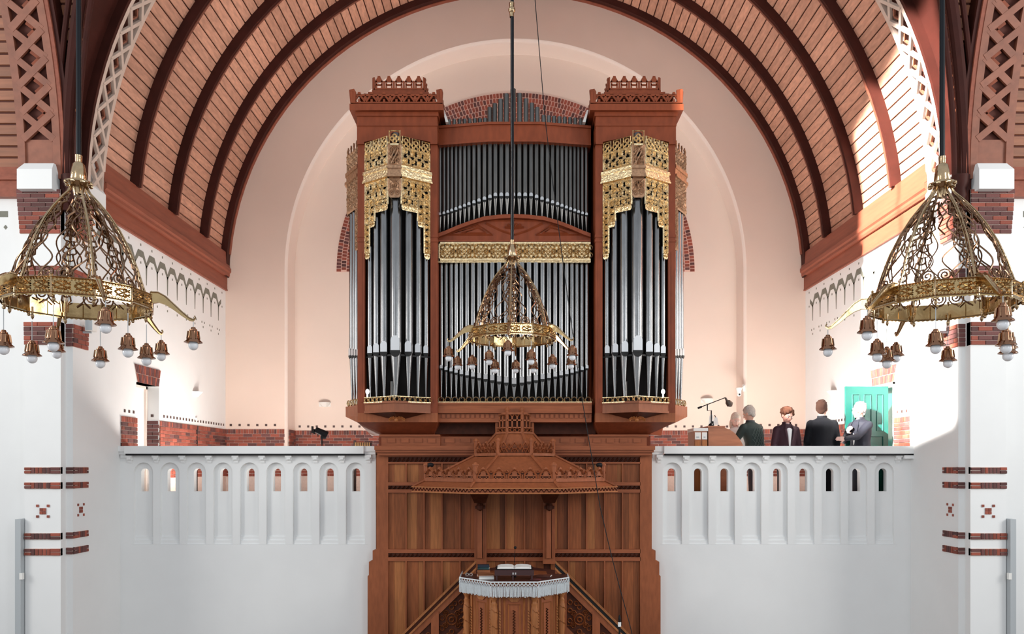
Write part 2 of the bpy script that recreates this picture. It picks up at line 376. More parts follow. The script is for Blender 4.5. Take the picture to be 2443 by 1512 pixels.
side_wall(-1); side_wall(1)
# dado on the back wall and in the niche
def back_dado(k, x0, x1, y):
    t = struct('trim_%d' % k, (x0, y, GF))
    part('mortar', MB().box(x0,y-.012,GF,x1,y,EYE+.86), M['mortar'], t)
    O = Vector((x0, y-.012, 0))
    soldier_row(t, O, 0, 0, x1-x0, EYE+.75, EYE+.86, w=.05)
    brick_rows(t, O, 0, x1-x0, EYE+.75-5*.0705, 5, h=.0705)
    st = MB(); brick_rows(t, O, 0, x1-x0, EYE+.75-14*.0705, 9, h=.0705, stack=st); part('lower_bricks', st, M['brick'], t, stuff=True)
    m = MB().box(-.5,-.5,-.5,.5,.5,.5).mesh('tile', M['tile_dark']); n = int((x1-x0)/.205)
    for i in range(n): inst('tile', m, t, (x0+(i+.6)*.205, y-.004, EYE+.955), (0,0,0), (.05,.012,.05))
back_dado(9, -XW, -RN, DB); back_dado(10, RN, XW, DB)
back_dado(11, -RN+.06, -2.7, DN); back_dado(12, 2.7, RN-.06, DN)
for k, s in ((13,-1),(14,1)):
    t = struct('trim_%d' % k, (s*RN, DB, GF)); xa, xb = sorted((s*(RN-.06), s*(RN-.072)))
    part('mortar', MB().box(xa,DB+.1,GF,xb,DN,EYE+.86), M['mortar'], t)
    if s < 0: O = Vector((-RN+.072, DB+.1, 0)); ang = PI/2
    else: O = Vector((RN-.072, DN, 0)); ang = -PI/2
    brick_rows(t, O, ang, DN-DB-.1, EYE+.86-13*.0705, 13, h=.0705)
# round brick arch set in the niche wall
t = struct('trim_15', (0, DN, EYE+4.66)); ZA = EYE+4.66; R1 = 4.30; ZLOW = EYE+4.55
b = MB(); n = 60
a = [(R1*math.cos(PI*k/n), ZA+R1*math.sin(PI*k/n)) for k in range(n+1)]; c = [((R1-.72)*math.cos(PI*k/n), ZA+(R1-.72)*math.sin(PI*k/n)) for k in range(n+1)]
b.add([(x,DN-.015,z) for x,z in a]+[(x,DN-.015,z) for x,z in c]+[(x,DN,z) for x,z in a], [(i,i+1,n+2+i,n+1+i) for i in range(n)]+[(i+1,i,2*n+2+i,2*n+3+i) for i in range(n)])
part('mortar', b, M['mortar_pink'], t)
rest = MB(); count = 0
for ring in range(6):
    r = R1-.06-ring*.12; nb = int(PI*r/.078)
    for k in range(nb):
        a = PI*(k+.5+(.5 if ring % 2 else 0))/nb
        if a > PI-.004: continue
        deg = math.degrees(a); x = r*math.cos(a); z = ZA+r*math.sin(a)
        seen = (66 < deg < 114) or ((deg < 22 or deg > 158) and ring < 3)
        if seen and count < 300 and ring < 5:
            inst('brick', random.choice((BR,BR,BD)), t, (x, DN-.016, z), (0, -a, 0), (.103, .022, .058)); count += 1
        else:
            ca, sa = math.cos(a), math.sin(a); q = [(x+u*ca-w*sa, y, z+u*sa+w*ca) for y in (DN-.027,DN-.005) for u,w in ((-.051,-.029),(.051,-.029),(.051,.029),(-.051,.029))]
            rest.add(q, [(0,1,2,3),(0,4,5,1),(1,5,6,2),(2,6,7,3),(3,7,4,0)])
part('more_bricks', rest, M['brick'], t, stuff=True)

# ================================================================ timber vaults
ce = struct('ceiling', (0, 15, ZC))
n = 64
b = MB(); b.add([(-(RV+.03)*math.cos(PI*k/n), y, ZC+(RV+.03)*math.sin(PI*k/n)) for y in (12.4,DB) for k in range(n+1)], [(k,k+1,n+2+k,n+1+k) for k in range(n)])
part('sheathing', b, M['groove'], ce)
NP = 110; dphi = PI/NP; w = RV*dphi
b = MB().ele([(-w/2+.010,-.02),(-w/2+.014,.0),(w/2-.014,.0),(w/2-.010,-.02)], 12.5-15, DB-15)   # face looks +z local
PLK = b.mesh('plank', M['plank'])
for k in range(2, NP-2):
    ph = (k+.5)*dphi
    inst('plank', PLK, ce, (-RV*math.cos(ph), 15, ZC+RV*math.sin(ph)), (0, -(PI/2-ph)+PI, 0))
def arc_box(y0, y1, r0, r1, a0, a1, n=48, axis='y', c=(0,0)):
    b = MB(); rr = []
    for k in range(n+1):
        a = a0+(a1-a0)*k/n; ca, sa = math.cos(a), math.sin(a)
        for (r,y) in ((r0,y0),(r1,y0),(r1,y1),(r0,y1)):
            if axis == 'y': rr.append((c[0]-r*ca, y, ZC+r*sa))
            else: rr.append((y, c[0]+r*ca, ZC+r*sa))
    fs = [(4*k+i, 4*k+(i+1)%4, 4*k+4+(i+1)%4, 4*k+4+i) for k in range(n) for i in range(4)]
    fs += [(0,1,2,3), (4*n+3,4*n+2,4*n+1,4*n)]
    return b.add(rr, fs)
A0 = math.asin(.60/RV)
for D in (14.02, 15.55, 17.10):
    r = part('rib', arc_box(D-.07, D+.03, RV-.17, RV+.01, A0-.09*(0), PI-A0), M['rib'], ce)
    part('soffit_strip', arc_box(D-.01, D+.034, RV-.182, RV-.17, A0, PI-A0), M['rib_edge'], r)
r = part('rib', arc_box(DB-.22, DB, RV-.14, RV+.01, A0-.08, PI-A0+.08), M['rib'], ce)
part('soffit_strip', arc_box(DB-.10, DB, RV-.155, RV-.14, A0, PI-A0), M['cornice'], r)
# pierced arch band at the mouth of the vault, bright light painted into its wood
ab = struct('trim_16', (0, 12.6, ZC))
RL = RV-.10; Y0, Y1 = 12.40, 12.90; aa = math.radians(1.5)
part('backing', arc_box(Y0, Y1, RL+.09, RL+.14, 0, PI, 64), M['groove'], ab)
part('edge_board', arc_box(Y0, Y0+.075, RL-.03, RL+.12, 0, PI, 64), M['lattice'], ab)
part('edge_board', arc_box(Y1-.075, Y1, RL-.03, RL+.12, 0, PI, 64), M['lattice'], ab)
b = MB(); pl = (Vector((0,0,0)), Vector((1,0,0)), Vector((0,1,0)), Vector((0,0,1)))
hw = .18; hh = .21
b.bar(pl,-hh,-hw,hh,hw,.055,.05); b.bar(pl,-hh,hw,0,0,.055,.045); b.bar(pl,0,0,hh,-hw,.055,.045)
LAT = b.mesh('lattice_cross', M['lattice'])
b = MB(); b.bar(pl,-.09,.0,0,.075,.028,.035); b.bar(pl,0,.075,.09,0,.028,.035); LCH = b.mesh('chevron', M['lattice_brown'])
na = 50
for k in range(na):
    ph = PI*(k+.5)/na
    for (m_, off, nm) in ((LAT, 0, 'lattice_cross'), (LCH, .5*PI/na, 'chevron')):
        p = ph+off
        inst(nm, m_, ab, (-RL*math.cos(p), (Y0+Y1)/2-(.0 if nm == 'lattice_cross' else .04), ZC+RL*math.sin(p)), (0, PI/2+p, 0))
# dark face of that arch, groin ribs and crossing boards
part('arch_face', arc_box(12.34, 12.40, RL-.03, RL+.36, 0, PI, 64), M['rib'], ab)
RT = 6.8; YT = 5.3
for s in (-1, 1):
    tv = struct('ceiling_transept_left' if s < 0 else 'ceiling_transept_right', (s*10, 12, ZC))
    # boards from the arch to the groin on the nave cylinder (dark) and the transept planks beyond the groin
    b = MB(); n = 20; vs = []
    for k in range(n+1):
        ph = math.radians(50)*k/n
        vs += [(s*RT*math.cos(ph), 12.36, ZC+RT*math.sin(ph)), (s*RT*math.cos(ph), YT+RT*math.cos(ph), ZC+RT*math.sin(ph))]
    b.add(vs, [(2*k,2*k+1,2*k+3,2*k+2) for k in range(n)]); part('groin_boards', b, M['rib'], tv)
    for dx, dy, rad, m_ in ((0,0,.085,'rib'),(-.16*s,.0,.04,'rib'),(.15*s,-.02,.04,'rib')):
        pts = [(s*RT*math.cos(q)+dx, YT+RT*math.cos(q)+dy-.05, ZC+RT*math.sin(q)) for q in [math.radians(a) for a in range(-4, 52, 3)]]
        part('groin_rib', MB().tube(pts, rad, 8), M[m_], tv, smooth=True)
    part('groin_foot', MB().lathe([(.001,-.42),(.05,-.40),(.09,-.30),(.08,-.2),(.12,-.12),(.13,0)], (s*6.70, 12.0, ZC+.05), 10), M['rib'], tv, smooth=True)
    RP = RT+.12
    b = MB(); vs = []
    for k in range(n+1):
        ph = math.radians(50)*k/n; vs += [(s*RT*math.cos(ph), YT+(RP+.03)*math.cos(ph), ZC+(RP+.03)*math.sin(ph)), (s*14, YT+(RP+.03)*math.cos(ph), ZC+(RP+.03)*math.sin(ph))]
    b.add(vs, [(2*k,2*k+1,2*k+3,2*k+2) for k in range(n)]); part('sheathing', b, M['groove'], tv)
    k = 0; dp = .165/RP
    while k*dp < math.radians(48):
        p0, p1 = k*dp+.0015+.012, (k+1)*dp-.0015+.012; b = MB()
        xg = s*RT*math.cos((p0+p1)/2)
        x0, x1 = sorted((xg, s*14)); q = [(YT+r*math.cos(p), ZC+r*math.sin(p)) for r,p in ((RP+.025,p0),(RP,p0+.001),(RP,p1-.001),(RP+.025,p1))]
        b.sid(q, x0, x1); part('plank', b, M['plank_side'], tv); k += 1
    # pierced rib rising from the pillar
    rb = struct('trim_17' if s < 0 else 'trim_18', (s*7.15, 12, ZC))
    xa, xb = s*6.83, s*7.47
    lo, hi = sorted((xa, xb)); r0 = RT-.12; A1 = math.radians(50)
    def ab2(x0, x1, ra, rb_, m_, nm): part(nm, arc_box(*sorted((x0,x1)), ra, rb_, 0, A1, 24, 'x', (YT,)), M[m_], rb)
    ab2(xa, xb, r0+.06, RT+.14, 'groove', 'backing')
    ab2(xa, xa+s*.11, r0-.02, r0+.07, 'lattice_brown', 'edge_board'); ab2(xb, xb-s*.11, r0-.02, r0+.07, 'lattice_brown', 'edge_board')
    ab2(xa-s*.12, xa, r0+.02, RT+.14, 'rib', 'side_board'); ab2(xa-s*.06, xa-s*.0, r0-.01, r0+.05, 'cornice', 'side_moulding')
    b = MB(); hw = .23; hh = .19
    b.bar(pl,-hw,-hh,hw,hh,.10,.05); b.bar(pl,-hw,hh,0,0,.10,.045); b.bar(pl,0,0,hw,-hh,.10,.045); LX = b.mesh('lattice_cross', M['lattice_brown'])
    b = MB(); b.bar(pl,-s*.12,0,0,.09,.05,.03); b.bar(pl,-s*.12,0,0,-.09,.05,.03); LV = b.mesh('chevron', M['oak_red'])
    for k in range(14):
        p = math.radians(5.0)+.38/r0*(k+.5)
        inst('lattice_cross', LX, rb, ((xa+xb)/2, YT+(r0+.02)*math.cos(p), ZC+(r0+.02)*math.sin(p)), (PI/2+p, 0, 0))
        p += .19/r0
        inst('chevron', LV, rb, ((xa+xb)/2, YT+(r0+.03)*math.cos(p), ZC+(r0+.03)*math.sin(p)), (PI/2+p, 0, 0))
    part('plain_foot', arc_box(*sorted((xa+s*.1, xb-s*.1)), r0+.01, r0+.06, 0, math.radians(5), 3, 'x', (YT,)), M['lattice_brown'], rb)

# ================================================================ pillars
def pillar(s):
    lab = 'white plastered pillar with brick bands %s' % ('left of the organ under the pierced timber rib' if s < 0 else 'right of the organ beside the sunlit wall')
    t = thing('pillar', lab, 'pillar', (s*7.1, 12, 0), 'pillars flanking the organ arm')
    D1 = 11.95; D2 = 12.11
    z = lambda y, D=D1: Z(y, D)
    xi, xo = s*6.825, s*7.36
    b = MB()
    pts = [(xi,0),(xo,0),(xo,z(768)),(s*7.40,z(640)),(s*7.42,z(558)),(s*7.47,z(452)),(xi,z(452))]
    b.ele(pts, D1, 12.3); part('shaft', b, M['white'], t)
    xa, xb = sorted((s*(XW-.004), s*6.9)); b = MB().box(xa,D2,0,xb,12.52,z(452)); 
    xc = s*(XW-.0)
    part('inner_pier', b, M['white'], t)
    # caps
    D0 = 11.80; x0, x1 = s*6.87, s*7.39
    zt0, zt1, zb = Z(403,D0), Z(388,D0), Z(450,D0)
    b = MB().box(min(x0,x1),D0,zb,max(x0,x1),12.2,zt0)
    a0, a1 = sorted((x0+s*.03, x1-s*.05)); b.plan([(min(x0,x1),D0),(max(x0,x1),D0),(max(x0,x1),12.2),(min(x0,x1),12.2)], zt0, zt1+.03, [(a0,D0+.1),(a1,D0+.1),(a1,12.2),(a0,12.2)])
    part('cap_block', b, M['white'], t)
    b = MB(); x0, x1 = sorted((s*6.62, s*6.9)); b.box(x0,12.13,EYE+4.05,x1,12.87,EYE+4.38); b.plan([(x0,12.13),(x1,12.13),(x1,12.87),(x0,12.87)],EYE+4.38,EYE+4.47,[(x0+.06,12.2),(x1-.06,12.2),(x1-.06,12.87),(x0+.06,12.87)])
    part('cap_block', b, M['white'], t)
    # brickwork under the caps
    def field(y0, y1, rows, wid_top, wid_bot, inner_top=0, inner_bot=0):
        zb_, zt_ = z(y1), z(y0); h = (zt_-zb_)/rows
        wd = lambda r: wid_bot+(wid_top-wid_bot)*(r+.5)/rows; inn = lambda r: inner_bot+(inner_top-inner_bot)*(r+.5)/rows
        for D, faces in ((D1,1),):
            # mortar and bricks, front face
            for r in range(rows):
                zz = zb_+r*h; a, c = sorted((xi, xi+s*wd(r)))
                part('mortar', MB().box(a,D1-.012,zz,c,D1+.1,zz+h), M['mortar'], t)
                brick_rows(t, Vector((a,D1-.014,0)), 0, c-a, zz, 1, h=h, L=.215, meshes=(BD,BD,BR), shift=r)
                # pier front
                a, c = sorted((s*6.83, s*(XW-inn(r)))); part('mortar', MB().box(a,D2-.012,zz,c,D2+.05,zz+h), M['mortar'], t)
                brick_rows(t, Vector((a,D2-.014,0)), 0, c-a, zz, 1, h=h, L=.215, meshes=(BD,), shift=r)
                # pier inner face looking into the nave
                xf = s*(XW-inn(r)-.004); a, c = sorted((xf, s*(XW+.05)))
                part('mortar', MB().box(a,D2,zz,c,12.52,zz+h), M['mortar'], t)
                if s < 0: O = Vector((xf+.004, D2, 0)); ang = PI/2
                else: O = Vector((xf-.004, 12.52, 0)); ang = -PI/2
                brick_rows(t, O, ang, .41, zz, 1, h=h, L=.215, meshes=(BR,BD), shift=r)
    field(452, 558, 10, .655, .60, .10, .04)
    field(634, 668, 3, .575, .565, .01, 0)
    field(768, 823, 5, .545, .535, .01, 0)
    # narrow bands of mixed bricks
    for (ya, yb) in ((1114,1130),(1150,1166),(1271,1287),(1308,1325)):
        zb_, zt_ = z(yb), z(ya); a, c = sorted((xi, xo))
        part('mortar', MB().box(a,D1-.01,zb_,c,D1+.05,zt_), M['mortar'], t)
        hh = (zt_-zb_)/2; L = c-a; le, ri = (.10,.14) if s < 0 else (.14,.10)
        O = Vector((a,D1-.012,0))
        brick_rows(t, O, 0, le, zb_, 2, h=hh, L=.3, j=.013, meshes=(BD,BR)); soldier_row(t, O, 0, le, L-ri, zb_, zt_, w=.045, j=.014, meshes=(BR,BD))
        brick_rows(t, O+Vector((L-ri,0,0)), 0, ri, zb_, 2, h=hh, L=.3, meshes=(BD,BR))
        a, c = sorted((s*6.82, s*(XW-.008))); part('mortar', MB().box(a,D2-.01,zb_,c,D2+.05,zt_), M['mortar'], t)
        brick_rows(t, Vector((a,D2-.012,0)), 0, c-a, zb_, 2, h=hh, L=.3, meshes=(BD,))
        a, c = sorted((s*(XW-.008), s*(XW+.05))); part('mortar', MB().box(a,D2,zb_,c,12.52,zt_), M['mortar'], t)
        if s < 0: O = Vector((-XW+.010, D2, 0)); ang = PI/2
        else: O = Vector((XW-.010, 12.52, 0)); ang = -PI/2
        n0, n1 = (.12, .36) if s < 0 else (.05, .29)
        brick_rows(t, O, ang, n0, zb_, 2, h=hh, L=.3, meshes=(BD,BR)); soldier_row(t, O, ang, n0, n1, zb_, zt_, w=.042, meshes=(BR,BD))
        brick_rows(t, O+Vector((0,(n1 if s < 0 else -n1),0)), ang, .41-n1, zb_, 2, h=hh, L=.3, meshes=(BD,BR))
    # cross of small square tiles
    m = MB().box(-.5,-.5,-.5,.5,.5,.5).mesh('tile', M['brick'])
    for (cx, fr) in ((s*7.09, 0), (12.33, 1)):
        zc = z(1219)
        for (u,v,w) in ((-.024,-.024,.044),(.024,-.024,.044),(-.024,.024,.044),(.024,.024,.044),(-.08,-.08,.036),(.08,-.08,.036),(-.08,.08,.036),(.08,.08,.036)):
            if fr == 0: inst('tile', m, t, (cx+u, D1-.004, zc+v), (0,0,0), (w,.02,w))
            else: inst('tile', m, t, (s*(XW-.004), cx+u, zc+v), (0,0,0), (.02,w,w))
pillar(-1); pillar(1)
for s in (-1,1):
    a, c = sorted((s*7.37, s*7.455)); zt = Z(1238,11.9)
    b = MB().box(a,11.86,0,c,12.14,zt)
    o = solo('wall_board', b, M['grey_board'], label='tall narrow grey board standing against the pillar %s' % ('on the outer side, left of the organ' if s < 0 else 'on the outer side, right of the organ'), cat='board')
    a, c = sorted((s*7.34, s*7.385)); part('bracket', MB().box(a,11.85,Z(1381,11.9),c,11.90,Z(1366,11.9)), M['offwhite'], o)
# ================================================================ gallery parapets
def parapet(s):
    t = thing('gallery_parapet', 'white gallery parapet with nine arched slits %s' % ('left of the organ' if s < 0 else 'in front of the people'), 'balcony', (s*4.6, DF, 0), 'gallery parapets')
    px = (lambda p: p) if s < 0 else (lambda p: 2460-p)       # mirrored about the vanishing line
    zt = Z(1084, DF); zb = 0; cw = 63.2/F*DF; b = MB(); cut = MB(); steps = MB()
    x_first = X(342.3, DF) if s < 0 else X(1604, DF); left = -XW if s < 0 else 2.32; right = -2.38 if s < 0 else XW
    zr0 = Z(1298, DF); zsp_r = Z(1103, DF)-.163; hw, sw = .163, .068; zs0 = Z(1172, DF); zss = Z(1117, DF)-sw; d = .06; T = .18
    xs = [x_first+cw*k for k in range(9)]
    e0 = xs[0]-cw/2; e1 = xs[-1]+cw/2
    for x0, x1 in ((left, e0), (e1, right)):
        if x1 > x0: b.box(x0, DF, zb, x1, DF+T, zt)
    b.box(e0, DF, zb, e1, DF+T, zr0-.001)
    for xc in xs:
        arched_face(b, DF, xc-cw/2, xc+cw/2, zr0, zt, xc-hw, xc+hw, zr0, zsp_r, 16)
        arch_jamb(b, DF, DF+d, xc-hw, xc+hw, zr0, zsp_r, 16)
        arched_face(b, DF+d, xc-hw-.001, xc+hw+.001, zr0, zt-.02, xc-sw, xc+sw, zs0, zss, 12)
        arch_jamb(b, DF+d, DF+T, xc-sw, xc+sw, zs0, zss, 12)
        arched_face(b, DF+T, xc-cw/2, xc+cw/2, zr0, zt, xc-sw, xc+sw, zs0, zss, 12, flip=True)
        b.add([(xc-cw/2,DF,zt),(xc+cw/2,DF,zt),(xc+cw/2,DF+T,zt),(xc-cw/2,DF+T,zt)],[(0,1,2,3)])
    part('wall_face', b, M['white'], t)
    for xc in xs:
        b = MB()
        for i,(ya,dd) in enumerate(((1280,.018),(1289,.04))):
            b.box(xc-hw, DF+d-dd, zr0, xc+hw, DF+d, Z(ya,DF)-i*.0)
        part('sill_step', b, M['white'], t)
    m = MB()
    m.plan([(-.055,0),(.055,0),(.055,-.07),(-.055,-.07)], 0, .045).box(-.055,-.035,-.05,.055,0,0).box(-.045,-.05,-.015,.045,0,.0)
    m.box(-.03,-.065,-.035,.03,0,.01).box(-.035,-.02,-.09,.035,0,-.05)
    CB = m.mesh('corbel', M['white'])
    for k in range(10):
        inst('corbel', CB, t, (xs[0]-cw/2+cw*k, DF, Z(1091, DF)))
    # rail
    a, c = (X(303,DF), X(870,DF)) if s < 0 else (X(1582,DF), XW)
    D = DF-.10
    part('rail', MB().box(a,D,Z(1082,D),c,DF+.28,Z(1063.5,D)), M['white'], t)
    part('painted_shadow', MB().box(a+.02,D+.004,Z(1086,D),c+.012,DF-.001,Z(1082,D)), M['black'], t)  # black strip painted in for the shade under the rail
    for (p0, p1) in ((XW*s, a) , (c, right)) if s < 0 else ((left, a),):
        x0, x1 = sorted((p0, p1)); part('moulded_end', MB().box(x0,DF-.07,Z(1077,DF),x1,DF+.28,Z(1064,DF)).box(x0,DF-.045,Z(1084,DF),x1,DF+.2,Z(1077,DF)).box(x0+.01,DF-.02,Z(1092,DF),x1,DF+.2,Z(1084,DF)), M['white'], t)
    if s > 0: part('moulded_end', MB().box(XW-.16,DF-.105,Z(1094,DF),XW,DF+.1,Z(1086,DF)), M['white'], t)
    ax0, ax1 = e0, e1
parapet(-1); parapet(1)

# ================================================================ the organ
org = thing('pipe_organ', 'large oak pipe organ with gilded carving and rows of metal pipes', 'organ', (0, 13.4, EYE+.4))
def pipe(x, D, r, z_top, z_mouth, z_foot, mat_='pipe', face=0, mouth_h=None, name='pipe', n=14, taper=1.0, parent=None):
    """z_mouth: bottom of the mouth. face: turn of the mouth about z"""
    mh = mouth_h or r*2.5; b = MB()
    b.lathe([(r*.985,z_top),(r,z_top-.01),(r,z_mouth)] if True else 0, (x,D,0), n)
    b.lathe([(r*.8,z_mouth-r*.02),(r,z_mouth),(r*.99,z_mouth-.01),(r*.93,z_mouth-r*.5),(r*.24,z_foot)], (x,D,0), n)
    b.lathe([(.001,z_top-.03),(r*.97,z_top-.03),(r*.985,z_top)], (x,D,0), n)
    p = part(name, b, M[mat_], parent or org, smooth=True)
    U = Vector((math.cos(face), math.sin(face), 0)); N = Vector((math.sin(face), -math.cos(face), 0))
    pl = (Vector((x,D,0))+N*r*.80, U, Vector((0,0,1)), N)
    w = r*.74; zb = z_mouth+r*.28
    pts = [(-w,zb),(w,zb),(w,zb+mh*.65)]+[(w*math.cos(a), zb+mh*.65+w*1.0*math.sin(a)) for a in [PI*k/8 for k in range(1,8)]]+[(-w,zb+mh*.65)]
    part('lip', MB().slab(pl, pts, r*.24), M['mouth'], p)
    b = MB(); b.slab(pl, [(-w*1.15,z_mouth-r*.12),(w*1.15,z_mouth-r*.12),(w*1.15,zb),(-w*1.15,zb)], r*.215)
    pts = [(w,z_mouth-r*.12)]+[(w*math.cos(a), z_mouth-r*.12-w*.95*math.sin(a)) for a in [PI*k/8 for k in range(1,8)]]+[(-w,z_mouth-r*.12)]
    b.slab(pl, pts[::-1], r*.19)
    part('mouth_slit', b, M['slit'], p)
    return p
def quatre(b, pl, u, v, r, w=.012, h=.014):
    for du,dv in ((1,0),(-1,0),(0,1),(0,-1)): b.ring(pl, u+du*r*.5, v+dv*r*.5, r*.42, w, h, 7)
def lace(b, pl, u0, u1, v0, v1, cell, w=None, h=.022, edge=True):
    w = w or cell*.25
    if edge:
        for q in (((u0,v0),(u1,v0)),((u0,v1),(u1,v1)),((u0,v0),(u0,v1)),((u1,v0),(u1,v1))): b.ridge(pl, q, w*1.2, h*.8)
    nu = max(1, round((u1-u0)/cell)); nv = max(1, round((v1-v0)/cell)); cu = (u1-u0)/nu; cv = (v1-v0)/nv
    for i in range(nu):
        for j in range(nv):
            u = u0+(i+.5)*cu; v = v0+(j+.5)*cv; r = min(cu,cv)*.5
            hh = h*random.uniform(.7,1.3); k = random.random()
            for sx in (-1,1):
                for sy in (-1,1):
                    b.ridge(pl, [(u+sx*cu*.5,v+sy*cv*.5),(u+sx*cu*.22,v+sy*cv*.24)], w*1.3, hh)
            if k < .45:
                b.ring(pl, u, v, r*.58, w, hh, 8); b.ring(pl, u, v, r*.2, w*1.1, hh*1.3, 6)
            elif k < .75:
                for du,dv in ((1,0),(-1,0),(0,1),(0,-1)): b.ring(pl, u+du*r*.42, v+dv*r*.42, r*.3, w*.9, hh, 6)
            else:
                b.ring(pl, u-r*.2, v, r*.42, w, hh, 7, .4, 4.6); b.ring(pl, u+r*.25, v+r*.1, r*.36, w, hh, 6, 3.4, 8); b.ridge(pl, [(u-r*.6,v-r*.5),(u,v),(u+r*.6,v+r*.55)], w*1.2, hh)
            if random.random() < .5:
                q = [(u+r*.9*math.cos(a), v+r*.9*math.sin(a)) for a in (random.uniform(0,6.28),)][0]
                b.ridge(pl, [(u,v),q], w*1.5, hh*1.2)
def scroll(b, pl, u, v, r, w, h, s=1):
    pts = [(u+s*r*(1-.8*k/12)*math.cos(k*.85), v+r*(1-.8*k/12)*math.sin(k*.85)) for k in range(13)]
    b.ridge(pl, pts, w, h)

# ---- towers
def tower(s):
    xc = s*1.911+(.03 if s > 0 else 0)
    DT = 12.9; hw = .533; DC = 12.58
    bay = thing('organ_tower', 'organ tower with a gilded canopy and pierced crown, %s' % ('left of the central chandelier' if s < 0 else 'right of the central chandelier'), 'organ tower', (xc, DT, EYE+.7)) if False else org
    w = .058
    xo, xi = xc-s*(-1)*0, 0
    xl, xr = xc-hw-.115, xc+hw+.115
    for (a, c) in ((xl, xc-hw), (xc+hw, xr)):
        b = MB().box(a,DT,Z(985,DT),c,DT+.16,Z(338,DT)); b.box(a-.008,DT-.012,Z(566,DT),c+.008,DT+.1,Z(560,DT)).box(a-.008,DT-.012,Z(577,DT),c+.008,DT+.1,Z(572,DT))
        b.box((a+c)/2-.012,DT-.006,Z(960,DT),(a+c)/2+.012,DT,Z(600,DT))
        part('post', b, M['oak_red'], org)
    # side panels of the tower box, back lining, floor and roof
    b = MB(); b.box(xl,DT+.16,Z(985,DT),xl+.04,15.0,Z(262,DT)).box(xr-.04,DT+.16,Z(985,DT),xr,15.0,Z(262,DT))
    part('tower_side', b, M['oak_red'], org)
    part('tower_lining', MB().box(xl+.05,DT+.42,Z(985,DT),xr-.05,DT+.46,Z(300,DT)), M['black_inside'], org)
    # entablature above the tower
    D = 12.88; b = MB(); zl = Z(262,D)
    arc = [(xc-hw+ (2*hw)*k/12, Z(340,D)+.10*(1-abs(2*k/12-1))) for k in range(13)]
    b.ele([(xl,Z(345,D)),(xc-hw,Z(345,D))]+arc+[(xc+hw,Z(345,D)),(xr,Z(345,D)),(xr,Z(300,D)),(xl,Z(300,D))], D-.03, D+.2)
    b.box(xl-.005,D-.045,Z(303,D),xr+.005,15.0,Z(297,D))
    part('lower_fascia', b, M['oak_red'], org)
    part('upper_fascia', MB().box(xl,D-.03,Z(298,D),xr,15.0,Z(272,D)), M['oak_red'], org)
    b = MB(); D2 = 12.76
    b.box(xl-.02,D-.06,Z(280,D),xr+.02,15.0,Z(271,D)).plan([(xl-.02,D-.06),(xr+.02,D-.06),(xr+.02,15),(xl-.02,15)], Z(271,D), Z(263,D2), [(xl-.09,D2),(xr+.09,D2),(xr+.09,15),(xl-.09,15)])
    b.box(xl-.10,D2-.01,Z(263,D2),xr+.10,15.05,Z(248,D2))
    part('cornice', b, M['oak_red'], org)
    # crown: low pierced gallery, stepped roof, gabled cresting
    Dg = 12.80; zb0 = Z(248,Dg); zt0 = Z(226,Dg)
    sides = [(plane((xl-.05,Dg,zb0),(1,0,0)), xr-xl+.10), (plane((xr+.05,Dg,zb0),(0,1,0)), 1.1), (plane((xl-.05,Dg+1.1,zb0),(0,-1,0)), 1.1)]
    for pl, L in sides:
        b = MB(); H = zt0-zb0; n = max(3, round(L/.2)); c = L/n
        b.bar(pl,0,.012,L,.012,.022,.03); b.bar(pl,0,H-.018,L,H-.018,.03,.03)
        for k in range(n):
            u = (k+.5)*c; b.bar(pl,u-c*.5,.02,u-c*.12,H-.03,.028,.026); b.bar(pl,u+c*.5,.02,u+c*.12,H-.03,.028,.026); b.bar(pl,u,.0,u,H*.45,.035,.026)
            b.slab(pl,[(u-c*.5-.03,H*.5),(u-c*.5,H*.3),(u-c*.5+.03,H*.5),(u-c*.5,H*.95)],.03)
            b.slab(pl,[(u-.03,H-.01),(u+.03,H-.01),(u+.02,H+.03),(u-.02,H+.03)],.03)
        for u in (0.0, L): b.slab(pl,[(u-.04,0),(u+.04,0),(u+.05,H+.03),(u+.02,H+.08),(u-.06,H+.06)],.04)
        part('pierced_gallery', b, M['oak_red'], org)
    zs = Z(238,12.9); b = MB()
    for i in range(5):
        q = .04+i*.06; b.box(xl+q,Dg+.05+i*.04,zs+i*.046,xr-q,Dg+1.0-i*.06,zs+(i+1)*.046+.005)
    part('stepped_roof', b, M['oak_red'], org)
    De = 13.02; z0 = Z(216,De); z1 = Z(184,De); x0, x1 = X(893,De), X(1011,De)
    if s > 0: x0, x1 = -x1+.03, -x0+.03
    for pl, L in ((plane((x0,De,z0),(1,0,0)), x1-x0), (plane((x1,De,z0),(0,1,0)), .5), (plane((x0,De+.5,z0),(0,-1,0)), .5)):
        n = max(2, round(L/.165)); c = L/n; H = z1-z0; b = MB()
        b.bar(pl,0,.015,L,.015,.03,.03)
        for k in range(n):
            u = (k+.5)*c
            for du in (-.28,.28): b.bar(pl,u+du*c,0,u+du*c,H*.68,.024,.025)
            b.bar(pl,u-c*.3,H*.38,u+c*.3,H*.38,.022,.025); b.slab(pl,[(u-c*.42,H*.60),(u+c*.42,H*.60),(u+.02,H*.98),(u-.02,H*.98)],.025)
            b.slab(pl,[(u-.025,H*.95),(u+.025,H*.95),(u+.02,H*1.03),(u-.02,H*1.03)],.03)
            if k < n-1: b.bar(pl,u+c*.5,0,u+c*.5,H*.66,.028,.028)
        for u in (0,L): b.bar(pl,u,0,u,H*.93,.022,.03)
        part('gabled_cresting', b, M['oak_red'], org)
    # plan of the bowed front
    cw = .10
    A = Vector((xc-hw,DT,0)); B = Vector((xc-cw,DC,0)); B2 = Vector((xc+cw,DC,0)); A2 = Vector((xc+hw,DT,0))
    Lf = (B-A).length
    zz = lambda y, D_=12.75: Z(y, D_)
